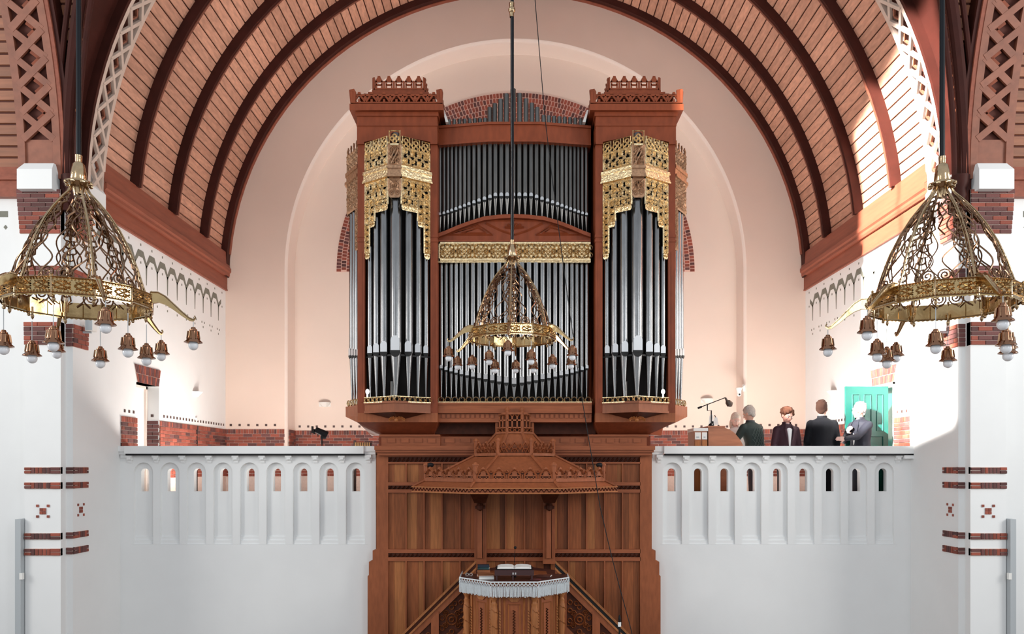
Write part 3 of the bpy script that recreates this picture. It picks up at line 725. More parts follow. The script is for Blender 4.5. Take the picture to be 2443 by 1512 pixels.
    facets = ((plane(A,B-A), Lf, -1), (plane(B,(1,0,0)), 2*cw, 0), (plane(B2,A2-B2), Lf, 1))
    for pl, L, k in facets:
        rows = MB()
        zt = zz(333)
        if k:   # crest of small square panels, lattice, cornice, stepped lace
            n = 3; c = L/n
            for i in range(n):
                u = (i+.5)*c; v = zt-.11+.0; q = c*.36
                rows.ridge(pl,[(u-q,v-.10),(u+q,v-.10),(u+q,v+.10),(u-q,v+.10)],.022,.02,True)
                quatre(rows, pl, u, v, .085, .026, .02)
            lace(rows, pl, .015, L-.015, zz(400), zz(360), .115)
            yb = ((.015, .115, 614), (.115, .235, 540), (.235, L-.01, 508)) if k < 0 else ((.01, L-.235, 508), (L-.235, L-.115, 540), (L-.115, L-.015, 614))
            lace(rows, pl, .015, L-.015, zz(475), zz(434), .12)
            for (u0,u1,y) in yb:
                lace(rows, pl, u0, u1, zz(y-13), zz(475), .105 if y < 600 else .09)
                r = (u1-u0)/2; rows.slab(pl,[(u0,zz(y-14)),(u0+.0,zz(y-4)),(u0+.02,zz(y)),(u1-.02,zz(y)),(u1,zz(y-4)),(u1,zz(y-14))],.006)
                for sg in (-1,1): scroll(rows, pl, (u0+u1)/2+sg*r*.46, zz(y-7), r*.40, .013, .02, sg)
            # little helmet-like boss
            rows.ring(pl, L*.5, zz(462), .085, .02, .03, 9, 0, PI); rows.ring(pl, L*.5, zz(462), .06, .018, .03, 8, 0, PI)
        else:
            rows.ridge(pl,[(.015,zt-.16),(L-.015,zt-.16),(L-.015,zt+.07),(.015,zt+.07)],.03,.02,True); quatre(rows, pl, L/2, zt-.05, .075, .03, .02); rows.bar(pl,.03,zt-.15,L-.03,zt-.15,.03,.02)
        part('gilded_lace', rows, M['gold'], org)
        if k == 0:
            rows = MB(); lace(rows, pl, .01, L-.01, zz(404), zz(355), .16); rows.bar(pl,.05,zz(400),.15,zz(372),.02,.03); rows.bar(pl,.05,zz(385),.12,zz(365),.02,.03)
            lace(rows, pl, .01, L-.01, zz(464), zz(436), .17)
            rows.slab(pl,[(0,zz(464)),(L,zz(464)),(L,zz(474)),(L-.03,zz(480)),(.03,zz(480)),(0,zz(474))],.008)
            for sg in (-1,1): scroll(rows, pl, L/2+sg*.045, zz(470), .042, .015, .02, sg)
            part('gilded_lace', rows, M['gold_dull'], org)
        rows = MB(); h0 = zz(432); h1 = zz(405)
        for i,(ya,yb,pr) in enumerate(((432,428,.05),(428,424,.035),(424,412,.02),(412,408,.04),(408,404,.03))):
            rows.slab(pl,[(-.01,zz(ya)),(L+.01,zz(ya)),(L+.01,zz(yb)),(-.01,zz(yb))], pr)
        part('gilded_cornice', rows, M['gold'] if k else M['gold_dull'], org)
        bk = MB(); bk.slab(pl,[(0,zz(478)),(L,zz(478)),(L,zz(350)),(0,zz(350))], .01, -.03)
    part('pipe_top', MB().lathe([(.001,Z(318,12.68)),(.07,Z(318,12.68)),(.075,Z(319,12.68)),(.075,Z(340,12.68))],(xc,12.70,0),12), M['pipe_dull'], org, smooth=True)
    # ---- pipes
    offs = (-.455,-.335,-.195,0,.195,.335,.455); rad = (.052,.060,.070,.096,.070,.060,.052)
    tops = (590, 520, 490, 455, 490, 520, 590); mouths = (845,844,843,841,843,844,845)
    for o_, r, tp, mo in zip(offs, rad, tops, mouths):
        D = DC+(DT-DC)*max(0,(abs(o_)-cw))/(hw-cw)+.10+r*.5
        pipe(xc+o_, D, r, Z(tp,D), Z(mo,D), Z(948,D), mouth_h=(r*2.6 if o_ else r*2.6))
    b = MB(); DD = lambda o_: DC+(DT-DC)*abs(o_)/hw+.10
    b.plan([(xc-hw,DT+.06),(xc,DC+.06),(xc+hw,DT+.06),(xc+hw,DT+.10),(xc,DC+.10),(xc-hw,DT+.10)], Z(853,DT), Z(849,DT)); part('stay_bar', b, M['slit'], org)
    part('inner_pipe', MB().lathe([(.05,Z(948,13.2)),(.05,Z(910,13.2))],(xc-.13,13.2,0),10), M['pipe_dull'], org, smooth=True)
    # ---- ledge
    C0 = Vector((xc,12.56,0)); A = Vector((xc-hw-.0,DT-.0,0)); A2 = Vector((xc+hw,DT,0))
    pts = lambda g: [(xc-hw-g*.2,DT-g),(xc,12.54-g),(xc+hw+g*.2,DT-g),(xc+hw+g*.2,DT+.3),(xc-hw-g*.2,DT+.3)]
    b = MB().plan(pts(0), Z(982,DT), Z(963,DT)).plan(pts(.03), Z(965,DT), Z(960,DT)).plan(pts(.03), Z(986,DT), Z(981,DT))
    part('ledge', b, M['oak_frame'], org)
    for q0, q1 in ((A, C0), (C0, A2)):
        pl = plane(q0-Vector((0,.02,0)), q1-q0); L = (q1-q0).length; b = MB(); z0 = Z(960,12.75); z1 = Z(947,12.75); n = 7; c = L/n
        for k in range(n): b.ring(pl,(k+.5)*c,(z0+z1)/2,c*.42,.018,.02,8); b.ring(pl,(k+1)*c,(z0+z1)/2-.005,c*.16,.014,.02,6)
        b.bar(pl,0,z0+.004,L,z0+.004,.014,.02); b.bar(pl,0,z1,L,z1,.008,.012); part('gilded_cresting', b, M['gold'], org)
    # carved pendant under the ledge
    b = MB(); b.plan([(xc-.06,DT-.02),(xc,12.82),(xc+.06,DT-.02),(xc+.06,DT+.1),(xc-.06,DT+.1)], Z(1001,DT), Z(986,DT), [(xc-hw*.86,DT-.02),(xc,12.60),(xc+hw*.86,DT-.02),(xc+hw*.86,DT+.1),(xc-hw*.86,DT+.1)])
    part('pendant', b, M['oak_dark'], org)
    b = MB(); pl = plane((xc,12.76,Z(1000,DT)),(1,0,0))
    for k in range(9):
        a = -.2+PI*1.15*k/8+0; b.ridge(pl,[(0,0),(.10*math.cos(a),.035*math.sin(a)),(.13*math.cos(a)+.01,.05*math.sin(a)-.02)],.03,.03)
    b.ball((xc,12.76,Z(1002,DT)),.035,8,6); part('carved_flower', b, M['oak_light'], org)
    # boxes below
    b = MB().box(xl,DT+.0,Z(1007,DT),xr,DT+.5,Z(985,DT)); part('lower_rail', b, M['oak_frame'], org)
    b = MB().plan([(xl+.33,13.26),(xr-.33,13.26),(xr-.33,13.6),(xl+.33,13.6)] if False else [(xl+(.36 if s < 0 else .10),13.28),(xr-(.10 if s < 0 else .36),13.28),(xr-.05,13.9),(xl+.05,13.9)], Z(1036,13.28), Z(1007,DT), [(xl,DT),(xr,DT),(xr,13.9),(xl,13.9)])
    part('corbel', b, M['oak_red'], org)
    # ---- sideways bow: pipes and carving on the flank
    xs_ = s*(abs(xl if s < 0 else xr)); sx_ = s
    E0 = Vector((xs_,13.00,0)); E1 = Vector((xs_+sx_*.27,13.42,0)); E2 = Vector((xs_+sx_*.27,13.62,0)); E3 = Vector((xs_,14.05,0))
    for a_, c_ in ((E0,E1),(E1,E2),(E2,E3)):
        if s < 0: q0, q1 = c_, a_
        else: q0, q1 = a_, c_
        pl = plane(q0, q1-q0); L = (q1-q0).length; b = MB(); D_ = 13.2
        lace(b, pl, .0, L, Z(400,D_), Z(362,D_), .11); lace(b, pl, 0, L, Z(500,D_), Z(432,D_), .12)
        n = max(2,round(L/.12))
        for i in range(n):
            u = (i+.5)*L/n; b.bar(pl,u,Z(362,D_),u,Z(348,D_),.02,.02); b.slab(pl,[(u-.03,Z(352,D_)),(u+.03,Z(352,D_)),(u,Z(344,D_))],.02)
        uo = 0 if (s > 0) == (a_ is E0) else L-.1
        if a_ is not E1: lace(b, pl, (0 if s > 0 else L-.12), (.12 if s > 0 else L), Z(600,D_), Z(500,D_), .1)
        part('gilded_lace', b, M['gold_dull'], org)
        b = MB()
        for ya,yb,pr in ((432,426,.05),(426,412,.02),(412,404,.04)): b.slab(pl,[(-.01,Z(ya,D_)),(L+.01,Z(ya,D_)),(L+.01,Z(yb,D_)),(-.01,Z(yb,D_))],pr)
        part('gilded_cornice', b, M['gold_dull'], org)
        b = MB(); z0 = Z(966,D_); n = 4; c = L/n
        for k in range(n): b.ring(pl,(k+.5)*c,z0+.04,c*.4,.018,.02,8)
        part('gilded_cresting', b, M['gold'], org)
    b = MB(); g = .03
    out = [(xs_,12.98),(xs_+sx_*.30,13.40),(xs_+sx_*.30,13.64),(xs_,14.07)]; low = [(xs_,13.0),(xs_+sx_*.06,13.45),(xs_+sx_*.06,13.6),(xs_,13.9)]
    if s > 0: pass
    b.plan(out, Z(992,13.2), Z(968,13.2)).plan(low, Z(1010,13.2), Z(992,13.2), out); part('side_ledge', b, M['oak_frame'], org)
    for i,(f, r) in enumerate(((.14,.045),(.36,.047),(.58,.05),(.80,.052))):
        p_ = E0.lerp(E1, f)+Vector((-sx_*.03,.06,0)); ang = math.atan2(sx_*(-.42), .27)*1 if False else (s*PI*.28)
        pipe(p_.x, p_.y, r, Z(505,p_.y), Z(850,p_.y), Z(966,p_.y), face=(PI*.30 if s > 0 else -PI*.30))
    for f in (.25,.6): 
        p_ = E2.lerp(E3, f); pipe(p_.x-sx_*.04, p_.y, .05, Z(505,p_.y), Z(850,p_.y), Z(966,p_.y), face=s*PI*.6)
    # white little lamp behind the feet
    lx = (xc-.47) if s < 0 else (xc+.43)
    o = solo('case_lamp', MB().ball((lx,12.80,Z(934,12.8)),.034,10,7,(.9,.9,1.25)).lathe([(.012,0),(.012,.05)],(lx,12.80,Z(947,12.8)),6), mat('lamp_glow',(.9,.9,.9),.5,emit=((1,.97,.9),4)), smooth=True, label='small glowing white lamp at the foot of the %s organ tower pipes' % ('left' if s < 0 else 'right'), cat='lamp')
tower(-1); tower(1)
# white board leaning behind each tower corner
for s in (-1,1):
    b = MB(); y0,y1 = 13.0,13.03; q = [(s*X(1056,13.0)*(1), Z(262,13)),(s*X(1060,13), Z(262,13)),(s*X(1070,13), Z(291,13)),(s*X(1063,13), Z(291,13))]
    q = [(-s*abs(a), c) if False else (s*abs(a), c) for a, c in q]; b.ele(q, 13.0, 13.9)
    solo('roof_board', b, M['offwhite'], label='white sloping board behind the inner corner of the %s organ crown' % ('left' if s < 0 else 'right'), cat='board')

# ---- centre bay
xl, xr = X(1045,13.1), X(1410,13.1); xa, xb = X(1165,12.95), X(1288,12.95)
DM = 13.1
b = MB(); PL = [(xl,13.12),(xa,12.97),(xb,12.97),(xr,13.12),(xr,13.4),(xl,13.4)]
b.plan(PL, Z(341,13.05), Z(301,13.05)); g = .03
PL2 = [(xl,13.09),(xa,12.94),(xb,12.94),(xr,13.09),(xr,13.4),(xl,13.4)]
b.plan(PL2, Z(303,13.05), Z(297,13.05)).plan(PL2, Z(344,13.05), Z(339,13.05)); part('top_beam', b, M['oak_red'], org)
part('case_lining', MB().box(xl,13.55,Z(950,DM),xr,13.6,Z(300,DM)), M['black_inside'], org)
part('case_top', MB().box(xl,13.4,Z(304,DM),xr,15,Z(298,DM)), M['oak_red'], org)
part('case_back', MB().box(xl-1.3,15.0,GF,xr+1.3,15.04,Z(262,DM)), M['oak_red'], org)
# ranks standing above the beam
half = [(1168,257,11),(1180,248,11.5),(1194,238,12),(1208,225,12.5),(1224,213,13),(1240,224,12.5),(1255,237,12),(1269,247,11.5),(1282,257,11)]
x = 1155
D = 13.30
for px_, py_, w_ in half+[(1157-12.2*i, 283+ i*.4, 10.5-.25*i) for i in range(9)]+[(1297+12.6*i, 276+i*1.0, 11-.25*i) for i in range(9)]:
    b = MB(); r = w_/2/F*D; zt = Z(py_,D); b.lathe([(.001,zt-.04),(r*.9,zt-.04),(r*.92,zt),(r,zt),(r,Z(302,D))],(X(px_,D),D,0),10)
    part('rear_pipe', b, M['pipe_dull'], org, smooth=True)
# upper rank
pxs = [1050,1059.5,1069,1078,1088,1098,1108.5,1119,1131,1143,1156,1169,1182,1196,1210]
allp = pxs+[1224.5]+[2449-p for p in pxs[::-1]]
bow = lambda x_: 12.97 if xa < x_ < xb else (12.97+.15*(xa-x_)/(xa-xl) if x_ < xa else 12.97+.15*(x_-xb)/(xr-xb))
for i,p in enumerate(allp):
    k = 1-abs(i-15)/15; D = bow(X(p,13.05))+.10; r = (4.1+2.0*k)/F*D
    e = 1-abs(i-15)/15; ym = 506-44*min(1, e*1.25)**1.2; yf = 549-38*min(1, e*1.4)
    pipe(X(p,D), D, r, Z(336,D), Z(ym+9,D), Z(yf+4,D), 'pipe_dull', mouth_h=r*1.1)
b = MB(); st = [(X(p,13.0), bow(X(p,13.05))+.04, Z(506-44*min(1,(1-abs(i-15)/15)*1.25)**1.2+1, 13.0)) for i,p in enumerate(allp)]
# pediment under the upper rank
top = [(1045,556),(1062,550),(1092,537),(1125,525),(1155,516),(1190,512),(1226,510),(1262,512),(1298,516),(1330,525),(1362,537),(1392,550),(1409,556)]
b = MB().pele([(1045,574)]+[(p,y+10) for p,y in top]+[(1409,574)], 13.06, .3); part('pediment', b, M['oak_red'], org)
b = MB().pele([(p,y+9) for p,y in top][::-1]+top, 12.98, .12) if True else 0
b.f = [f for f in b.f]; part('pediment_moulding', b, M['oak_red'], org)
pl = plane((0,13.06,EYE),(1,0,0)); u = lambda p: X(p,13.06); v = lambda y: (CY-y)/F*13.06
b = MB()
for q in ([(1065,560),(1140,537),(1175,560)], [(1100,556),(1140,543),(1160,556)]):
    for m_ in (0,1):
        pts = [(u(a if not m_ else 2454-a), v(c)) for a,c in q]; b.ridge(pl, pts, .035, .02, True)
for m_ in (0,1):
    g = lambda a: u(a if not m_ else 2454-a)
    b.ridge(pl,[(g(1160),v(533)),(g(1195),v(550)),(g(1226),v(560))],.04,.025); b.ridge(pl,[(g(1170),v(526)),(g(1226),v(526))],.03,.02)
    for i in range(6):
        a = .3+i*.5; b.ridge(pl,[(u(1227),v(545)),(u(1227)+.16*math.cos(a)*(1 if m_ else -1),v(545)+.10*math.sin(a)-.01)],.04,.035)
part('carved_ornament', b, M['oak_red'], org)
part('pediment_sill', MB().pbox(1045,1409,572,577,12.98,.3), M['oak_red'], org)
# gilded frieze
pl = plane((X(1047,13.0),13.0,EYE),(1,0,0)); L = X(1408,13.0)-X(1047,13.0); v = lambda y: (CY-y)/F*13.0; b = MB()
b.slab(pl,[(0,v(582)),(L,v(582)),(L,v(577)),(0,v(577))],.02); b.slab(pl,[(0,v(622)),(L,v(622)),(L,v(617)),(0,v(617))],.02); b.slab(pl,[(0,v(622)),(.02,v(622)),(.02,v(577)),(0,v(577))],.02)
n = 9; c = L/n
for k in range(n):
    uc = (k+.5)*c; vc = v(599.5)
    for dx in (-.08,0,.08):
        for dz in (-.075,0,.075): b.ring(pl,uc+dx,vc+dz,.032,.016,.02*random.uniform(.8,1.4),7)
    b.ring(pl,uc,vc,.125,.018,.026,12); b.ridge(pl,[(uc-c/2,vc-.12),(uc,vc+.12),(uc+c/2,vc-.12)],.018,.022); b.ridge(pl,[(uc-c/2,vc+.12),(uc,vc-.12),(uc+c/2,vc+.12)],.018,.022)
    for a in (0,1): b.ring(pl,uc+c/2,vc+(-.06 if a else .06),.04,.018,.03,7)
b.ridge(pl,[(0,vc),(L,vc)],.012,.012)
part('gilded_frieze', b, M['gold'], org)
part('frieze_back', MB().pbox(1046,1409,577,626,13.006,.05), M['gold'], org)
hb_ = MB()
for k in range(n):
    uc = (k+.5)*c; vc = v(599.5)
    for dx in (-.10,-.05,0,.05,.10):
        for dz in (-.09,-.045,0,.045,.09):
            if (round(dx*20)+round(dz*22)) % 2: q_ = random.uniform(.010,.018); hb_.slab(pl,[(uc+dx-q_,vc+dz),(uc+dx,vc+dz-q_),(uc+dx+q_,vc+dz),(uc+dx,vc+dz+q_)],.004)
    for dz in (-.1,0,.1): q_ = .016; hb_.slab(pl,[(uc+c/2-q_,vc+dz),(uc+c/2,vc+dz-q_),(uc+c/2+q_,vc+dz),(uc+c/2,vc+dz+q_)],.004)
part('dark_piercings', hb_, M['black_inside'], org, stuff=True)
# lower rank
pxs = [1053,1064.5,1076.5,1088.5,1101,1114.6,1128.6,1143.5,1158.7,1174.6,1191,1208]
allp = pxs+[1226.5]+[2453-p for p in pxs[::-1]]
for i,p in enumerate(allp):
    k = 1-abs(i-12)/12; D = 13.12-.10*k; r = (4.6+2.6*k)/F*D; ym = 873+38*k**.9
    pipe(X(p,D), D, r, Z(627,D), Z(ym+7,D), Z(950,D), mouth_h=r*(1.6+.7*k))
b = MB(); pl = plane((xl,12.98,Z(960,12.98)),(1,0,0)); L = xr-xl; n = 22; c = L/n
for k in range(n): b.ring(pl,(k+.5)*c,.045,c*.40,.018,.02,8); b.ring(pl,(k+1)*c,.04,c*.15,.014,.02,6)
b.bar(pl,0,.006,L,.006,.014,.02); part('gilded_cresting', b, M['gold'], org)
b = MB().box(xl,12.97,Z(984,12.97),xr,13.5,Z(960,12.97)).box(xl,12.945,Z(965,12.97),xr,13.0,Z(960,12.97)).box(xl,12.95,Z(985,12.97),xr,13.0,Z(981,12.97))
b.box(xl,13.02,Z(1007,13.02),xr,13.5,Z(984,13.02)); part('sill_beam', b, M['oak_h'], org)
def blocks(mb_name, D, px0, px1, n, py0, py1, m_, parent, duty=.62, proud=.014):
    for k in range(n):
        a = px0+(px1-px0)*(k+(1-duty)/2)/n; c = px0+(px1-px0)*(k+(1+duty)/2)/n
        part(mb_name, MB().pbox(a,c,py0,py1,D-proud,proud), M[m_], parent)
blocks('dentil', 13.02, 1052, 1180, 11, 988, 997, 'oak_h', org); blocks('dentil', 13.02, 1276, 1404, 11, 988, 997, 'oak_h', org)
b = MB().box(xl-.1,13.35,Z(1035,13.35),xr+.1,13.4,Z(1005,13.2)); part('shadow_board', b, M['oak_dark'], org)

# ================================================================ panelled oak front below the organ
pf = thing('panelled_front', 'tall oak panelled wall below the organ and behind the pulpit', 'panelling', (0, 13.35, 0))
D = 13.30
b = MB().pbox(905,1050,1036,1041,D-.10,.2).pbox(1404,1548,1036,1041,D-.10,.2).pbox(910,1543,1041,1064,D,.4).pbox(910,1050,1041,1064,D-.06,.1).pbox(1404,1543,1041,1064,D-.06,.1)
part('frieze', b, M['oak_h'], pf)
blocks('raised_panel', D-.06, 918, 1046, 4, 1046, 1056, 'oak_h', pf, .55); blocks('raised_panel', D-.06, 1408, 1536, 4, 1046, 1056, 'oak_h', pf, .55)
blocks('raised_panel', D, 1054, 1130, 2, 1046, 1056, 'oak_h', pf, .6); blocks('raised_panel', D, 1330, 1402, 2, 1046, 1056, 'oak_h', pf, .6)
b = MB().pbox(893,1563,1063,1073,D-.14,.5).pbox(896,1560,1073,1079,D-.10,.5).pbox(900,1556,1079,1086,D-.06,.5); part('cornice', b, M['oak_h'], pf)
D = 13.36
zl = [(898,1085),(898,1310),(889,1313),(889,1336),(880,1340),(880,1371),(877,1374),(877,1812),(926,1812),(926,1085)]
part('side_stile', MB().pele(zl, D, .4), M['oak_frame'], pf)
part('side_stile', MB().pele([(2453-a,c) for a,c in zl][::-1], D, .4), M['oak_frame'], pf)
part('backing', MB().pbox(926,1528,1085,1812,D+.08,.1), M['oak_dark'], pf)
for (y0,y1) in ((1085,1090),(1102,1106),(1150,1158),(1167,1175),(1310,1319),(1329,1338)):
    part('rail', MB().pbox(926,1132,y0,y1,D,.08).pbox(1160,1298,y0,y1,D,.08).pbox(1322,1528,y0,y1,D,.08), M['oak_h'], pf)
for (y0,y1) in ((1090,1102),(1158,1167),(1319,1329)):
    for (p0,p1) in ((926,1132),(1161,1297),(1322,1528)):
        b = MB(); D_ = D+.03; b.pbox(p0,p1,y0,y1,D_,.05); pl = plane((X(p0,D_),D_,Z(y1,D_)),(1,0,0)); L = X(p1,D_)-X(p0,D_); H = Z(y0,D_)-Z(y1,D_); n = int(L/.07)
        for k in range(n):
            u0 = (k+.1)*L/n; b.ridge(pl,[(u0,H*.15),(u0+.05,H*.85)],.022,.02); b.ridge(pl,[(u0+.02,H*.1),(u0+.06,H*.5)],.014,.018)
        part('carved_strip', b, M['oak_dark'], pf)
def panels(p0, p1, n, y0, y1, boards=True):
    for k in range(n):
        a = p0+(p1-p0)*k/n; c = p0+(p1-p0)*(k+1)/n
        if k: part('muntin', MB().pbox(a-1.6,a+1.6,y0,y1,D+.0,.06), M['oak_frame'], pf)
        cut = random.choice((.35,.45,.6,.7)) if boards else 1
        m1, m2 = random.choice((('oak','oak_light'),('oak','oak'),('oak_light','oak'),('oak','oak')))
        mid = a+(c-a)*cut
        part('board', MB().pbox(a,mid-.15,y0,y1,D+.045,.03), M[m1], pf)
        if cut < 1: part('board', MB().pbox(mid+.15,c,y0,y1,D+.047,.03), M[m2], pf)
for (p0,p1) in ((926,1140),(1314,1528)):
    panels(p0,p1,5,1106,1150); panels(p0,p1,5,1175,1310); panels(p0,p1,5,1338,1812)
panels(1161,1297,3,1106,1150); panels(1161,1297,3,1175,1310); panels(1161,1297,3,1338,1812)
# ================================================================ pulpit canopy
def octa(cx, cy, ap, back=None):
    R = ap/math.cos(PI/8); pts = [(cx+R*math.cos(math.radians(d)), cy+R*math.sin(math.radians(d))) for d in (180+22.5,180+67.5,270+22.5,270+67.5)]
    return [(pts[0][0], back)]+pts+[(pts[3][0], back)]
cn = thing('pulpit_canopy', 'three-tiered oak sounding board with pierced galleries above the pulpit', 'canopy', (0, 13.2, EYE-.4))
KC = (-.015, 13.2); BK = 13.34
def tier(ap, z0, z1, zp, style, m_='oak_frame'):
    pts = octa(KC[0], KC[1], ap, BK)
    for i in range(5):
        a, c = Vector((*pts[i],0)), Vector((*pts[i+1],0)); L = (c-a).length
        if L < .05: continue
        pl = plane(a+Vector((0,0,z0)), c-a); H = z1-z0; b = MB(); t = .03
        if i in (0,4) and L < .15: pass
        if style == 3:
            b.bar(pl,0,.025,L,.025,.05,.04); n = max(1,round(L/.235)) ; n = max(n,1); cc = L/n
            for k in range(n):
                u = (k+.5)*cc; r = cc*.40
                pts_ = [(u-r,.05),(u-r*.95,H*.45),(u-r*.55,H*.72),(u,H*.85),(u+r*.55,H*.72),(u+r*.95,H*.45),(u+r,.05)]
                b.ridge(pl, pts_, .035, .035); b.slab(pl,[(u-.035,H*.86),(u+.035,H*.86),(u,H*1.02)],.03)
                b.bar(pl,u-r,H*.42,u+r,H*.42,.018,.02); b.bar(pl,u-r,H*.25,u+r,H*.25,.016,.02); b.bar(pl,u,.05,u,H*.25,.02,.02)
                for q in (-.5,.5): b.bar(pl,u+q*r,.05,u+q*r,H*.42,.016,.02)
                b.slab(pl,[(u-r*.5,H*.46),(u+r*.5,H*.46),(u+r*.3,H*.68),(u-r*.3,H*.68)],.012)
                b.ridge(pl,[(u+cc*.5-.05,H*.55),(u+cc*.5,H*.78),(u+cc*.5+.05,H*.55)],.03,.03); b.bar(pl,u+cc*.5,.05,u+cc*.5,H*.5,.02,.02)
        elif style == 2:
            b.bar(pl,0,.022,L,.022,.045,.04); n = max(1,round(L/.17)); cc = L/n
            for k in range(n):
                u = k*cc
                b.ridge(pl,[(u,.10),(u+cc*.5,H*.92),(u+cc,.10)],.035,.032); b.ridge(pl,[(u,H*.85),(u+cc*.5,H*.25),(u+cc,H*.85)],.03,.03)
                b.ring(pl,u+cc*.5,.06,cc*.30,.025,.03,8,0,PI); b.slab(pl,[(u+cc*.5-.02,H*.9),(u+cc*.5+.02,H*.9),(u+cc*.5,H*1.02)],.03)
        else:
            b.bar(pl,0,.015,L,.015,.03,.03); n = 3; cc = L/n
            b.bar(pl,0,H*.28,L,H*.28,.02,.025); b.bar(pl,0,H*.62,L,H*.62,.025,.025); b.bar(pl,0,H*.93,L,H*.93,.035,.03)
            for k in range(n+1): b.bar(pl,k*cc,H*.28,k*cc,H*.8,.024,.025)
            for k in range(n):
                u = k*cc; b.ridge(pl,[(u,H*.78),(u+cc/2,H*.9),(u+cc,H*.78)],.025,.025)
                b.ridge(pl,[(u,.02),(u+cc,H*.28)],.02,.022); b.ridge(pl,[(u+cc,.02),(u,H*.28)],.02,.022)
        part('pierced_gallery', b, M[m_], cn)
        if style == 3: part('gallery_backing', MB().slab(pl,[(0,0),(L,0),(L,H*.6),(0,H*.6)],.006,-.012), M['oak_dark'], cn)
    for i in range(1,5):
        x,y = pts[i]; w = .034 if style > 1 else .028; b = MB().lathe([(w,z0-.03),(w,zp-.03),(w*1.35,zp-.03),(w*1.35,zp-.008),(w*.6,zp+.02),(.001,zp+.022)],(x,y,0),6)
        part('corner_post', b, M[m_], cn)
def roof(ap0, z0, ap1, z1, prof=None, m_='oak_frame'):
    p0, p1 = octa(KC[0],KC[1],ap0,BK), octa(KC[0],KC[1],ap1,BK); b = MB()
    for i in range(5): b.add([(*p0[i],z0),(*p0[i+1],z0),(*p1[i+1],z1),(*p1[i],z1)],[(0,1,2,3)])
    part('roof_slope', b, M[m_], cn)
    for i in range(1,5):
        part('hip_moulding', MB().tube([(*p0[i],z0+.012),(*p1[i],z1+.012)],[.028,.022],6), M['oak_frame'], cn)
E = EYE
roof(1.60,E-.324,1.42,E-.235); roof(1.38,E-.22,.66,E+.155); roof(.60,E+.18,.30,E+.53)
tier(1.40,E-.235,E-.01,E+.04,3); tier(.625,E+.165,E+.395,E+.43,2); tier(.29,E+.53,E+.88,E+.94,1)
part('lantern_core', MB().plan(octa(KC[0],KC[1],.24,BK),E+.5,E+.86), M['oak_dark'], cn)
p0 = octa(KC[0],KC[1],1.60,BK); part('eave_board', MB().plan(p0,E-.39,E-.324), M['oak_frame'], cn)
p2 = octa(KC[0],KC[1],1.625,BK); part('eave_bead', MB().plan(p2,E-.403,E-.388), M['oak_light'], cn); part('eave_bead', MB().plan(p2,E-.328,E-.316), M['oak_light'], cn)
b = MB()
for i in range(5):
    a, c = Vector((*p0[i],E-.385)), Vector((*p0[i+1],E-.385)); L = (c-a).length
    if L < .05: continue
    pl = plane(a, c-a); n = max(2,int(L/.075))
    for k in range(n): b.ridge(pl,[((k+.05)*L/n,.008),((k+.5)*L/n,.05),((k+.95)*L/n,.008)],.018,.014)
part('eave_carving', b, M['oak_dark'], cn, stuff=True)
part('black_spotlight', MB().ball((X(1027,12.6),12.6,Z(1109,12.6)),.05,8,6,(1.1,1,.8)), M['black'], cn); part('black_spotlight', MB().ball((X(1430,12.6),12.6,Z(1109,12.6)),.05,8,6,(1.1,1,.8)), M['black'], cn)
for s in (-1,1):
    xm = X(1146,13.2) if s < 0 else X(1310,13.2); zb = Z(1345,13.2); b = MB()
    b.box(xm-.10,13.2,zb,xm+.10,13.4,E-.4).box(xm-.05,13.14,zb+.1,xm+.03,13.2,E-.62)
    b.box(xm-.07,13.17,zb+.1,xm-.055,13.2,E-.62).box(xm+.045,13.17,zb+.1,xm+.06,13.2,E-.62)
    part('support_post', b, M['oak_frame'], cn)
    b = MB().plan([(xm-.09,13.0),(xm+.09,13.0),(xm+.09,13.3),(xm-.09,13.3)],E-.60,E-.40,[(xm-.16,12.7),(xm+.16,12.7),(xm+.16,13.3),(xm-.16,13.3)]).box(xm-.08,13.08,E-.70,xm+.08,13.25,E-.655)
    b.lathe([(.001,-.0),(.05,.03),(.06,.09),(.04,.13)],(xm,13.08,E-.74),8); part('carved_bracket', b, M['oak_dark'], cn)

# ================================================================ pulpit
pu = thing('pulpit', 'octagonal oak pulpit with turned corner columns, fringed cloth and dark red top', 'pulpit', (0, 12.4, 0))
QC = (-.02, 12.4)
def ring8(ap, n=8):
    R = ap/math.cos(PI/8); return [(QC[0]+R*math.cos(math.radians(22.5+45*k)), QC[1]+R*math.sin(math.radians(22.5+45*k))) for k in range(n)]
ZR = E-1.70
ap = .69; pts = ring8(ap); zb = E-2.95
b = MB().plan(pts, zb, ZR-.10); part('body', b, M['oak_frame'], pu)
b = MB(); 
for (q,z0,z1) in ((.80,ZR-.075,ZR),(.76,ZR-.12,ZR-.075),(.73,ZR-.17,ZR-.12)): b.plan(ring8(q), z0, z1)
part('rim_moulding', b, M['oak_frame'], pu)
part('desk_top', MB().plan(ring8(.81), ZR, ZR+.022), M['leather'], pu)
part('inner_well', MB().plan([(x*.62,12.55+(y-12.4)*.42) for x,y in ring8(.81)], ZR+.015, ZR+.026), M['oak'], pu)
b = MB()
for (q,z0,z1) in ((.74,zb-.05,zb+.05),(.60,zb-.2,zb-.05),(.42,zb-.35,zb-.2),(.25,.3,zb-.35),(.5,0,.3)): b.plan(ring8(q), z0, z1)
part('foot', b, M['oak_frame'], pu)
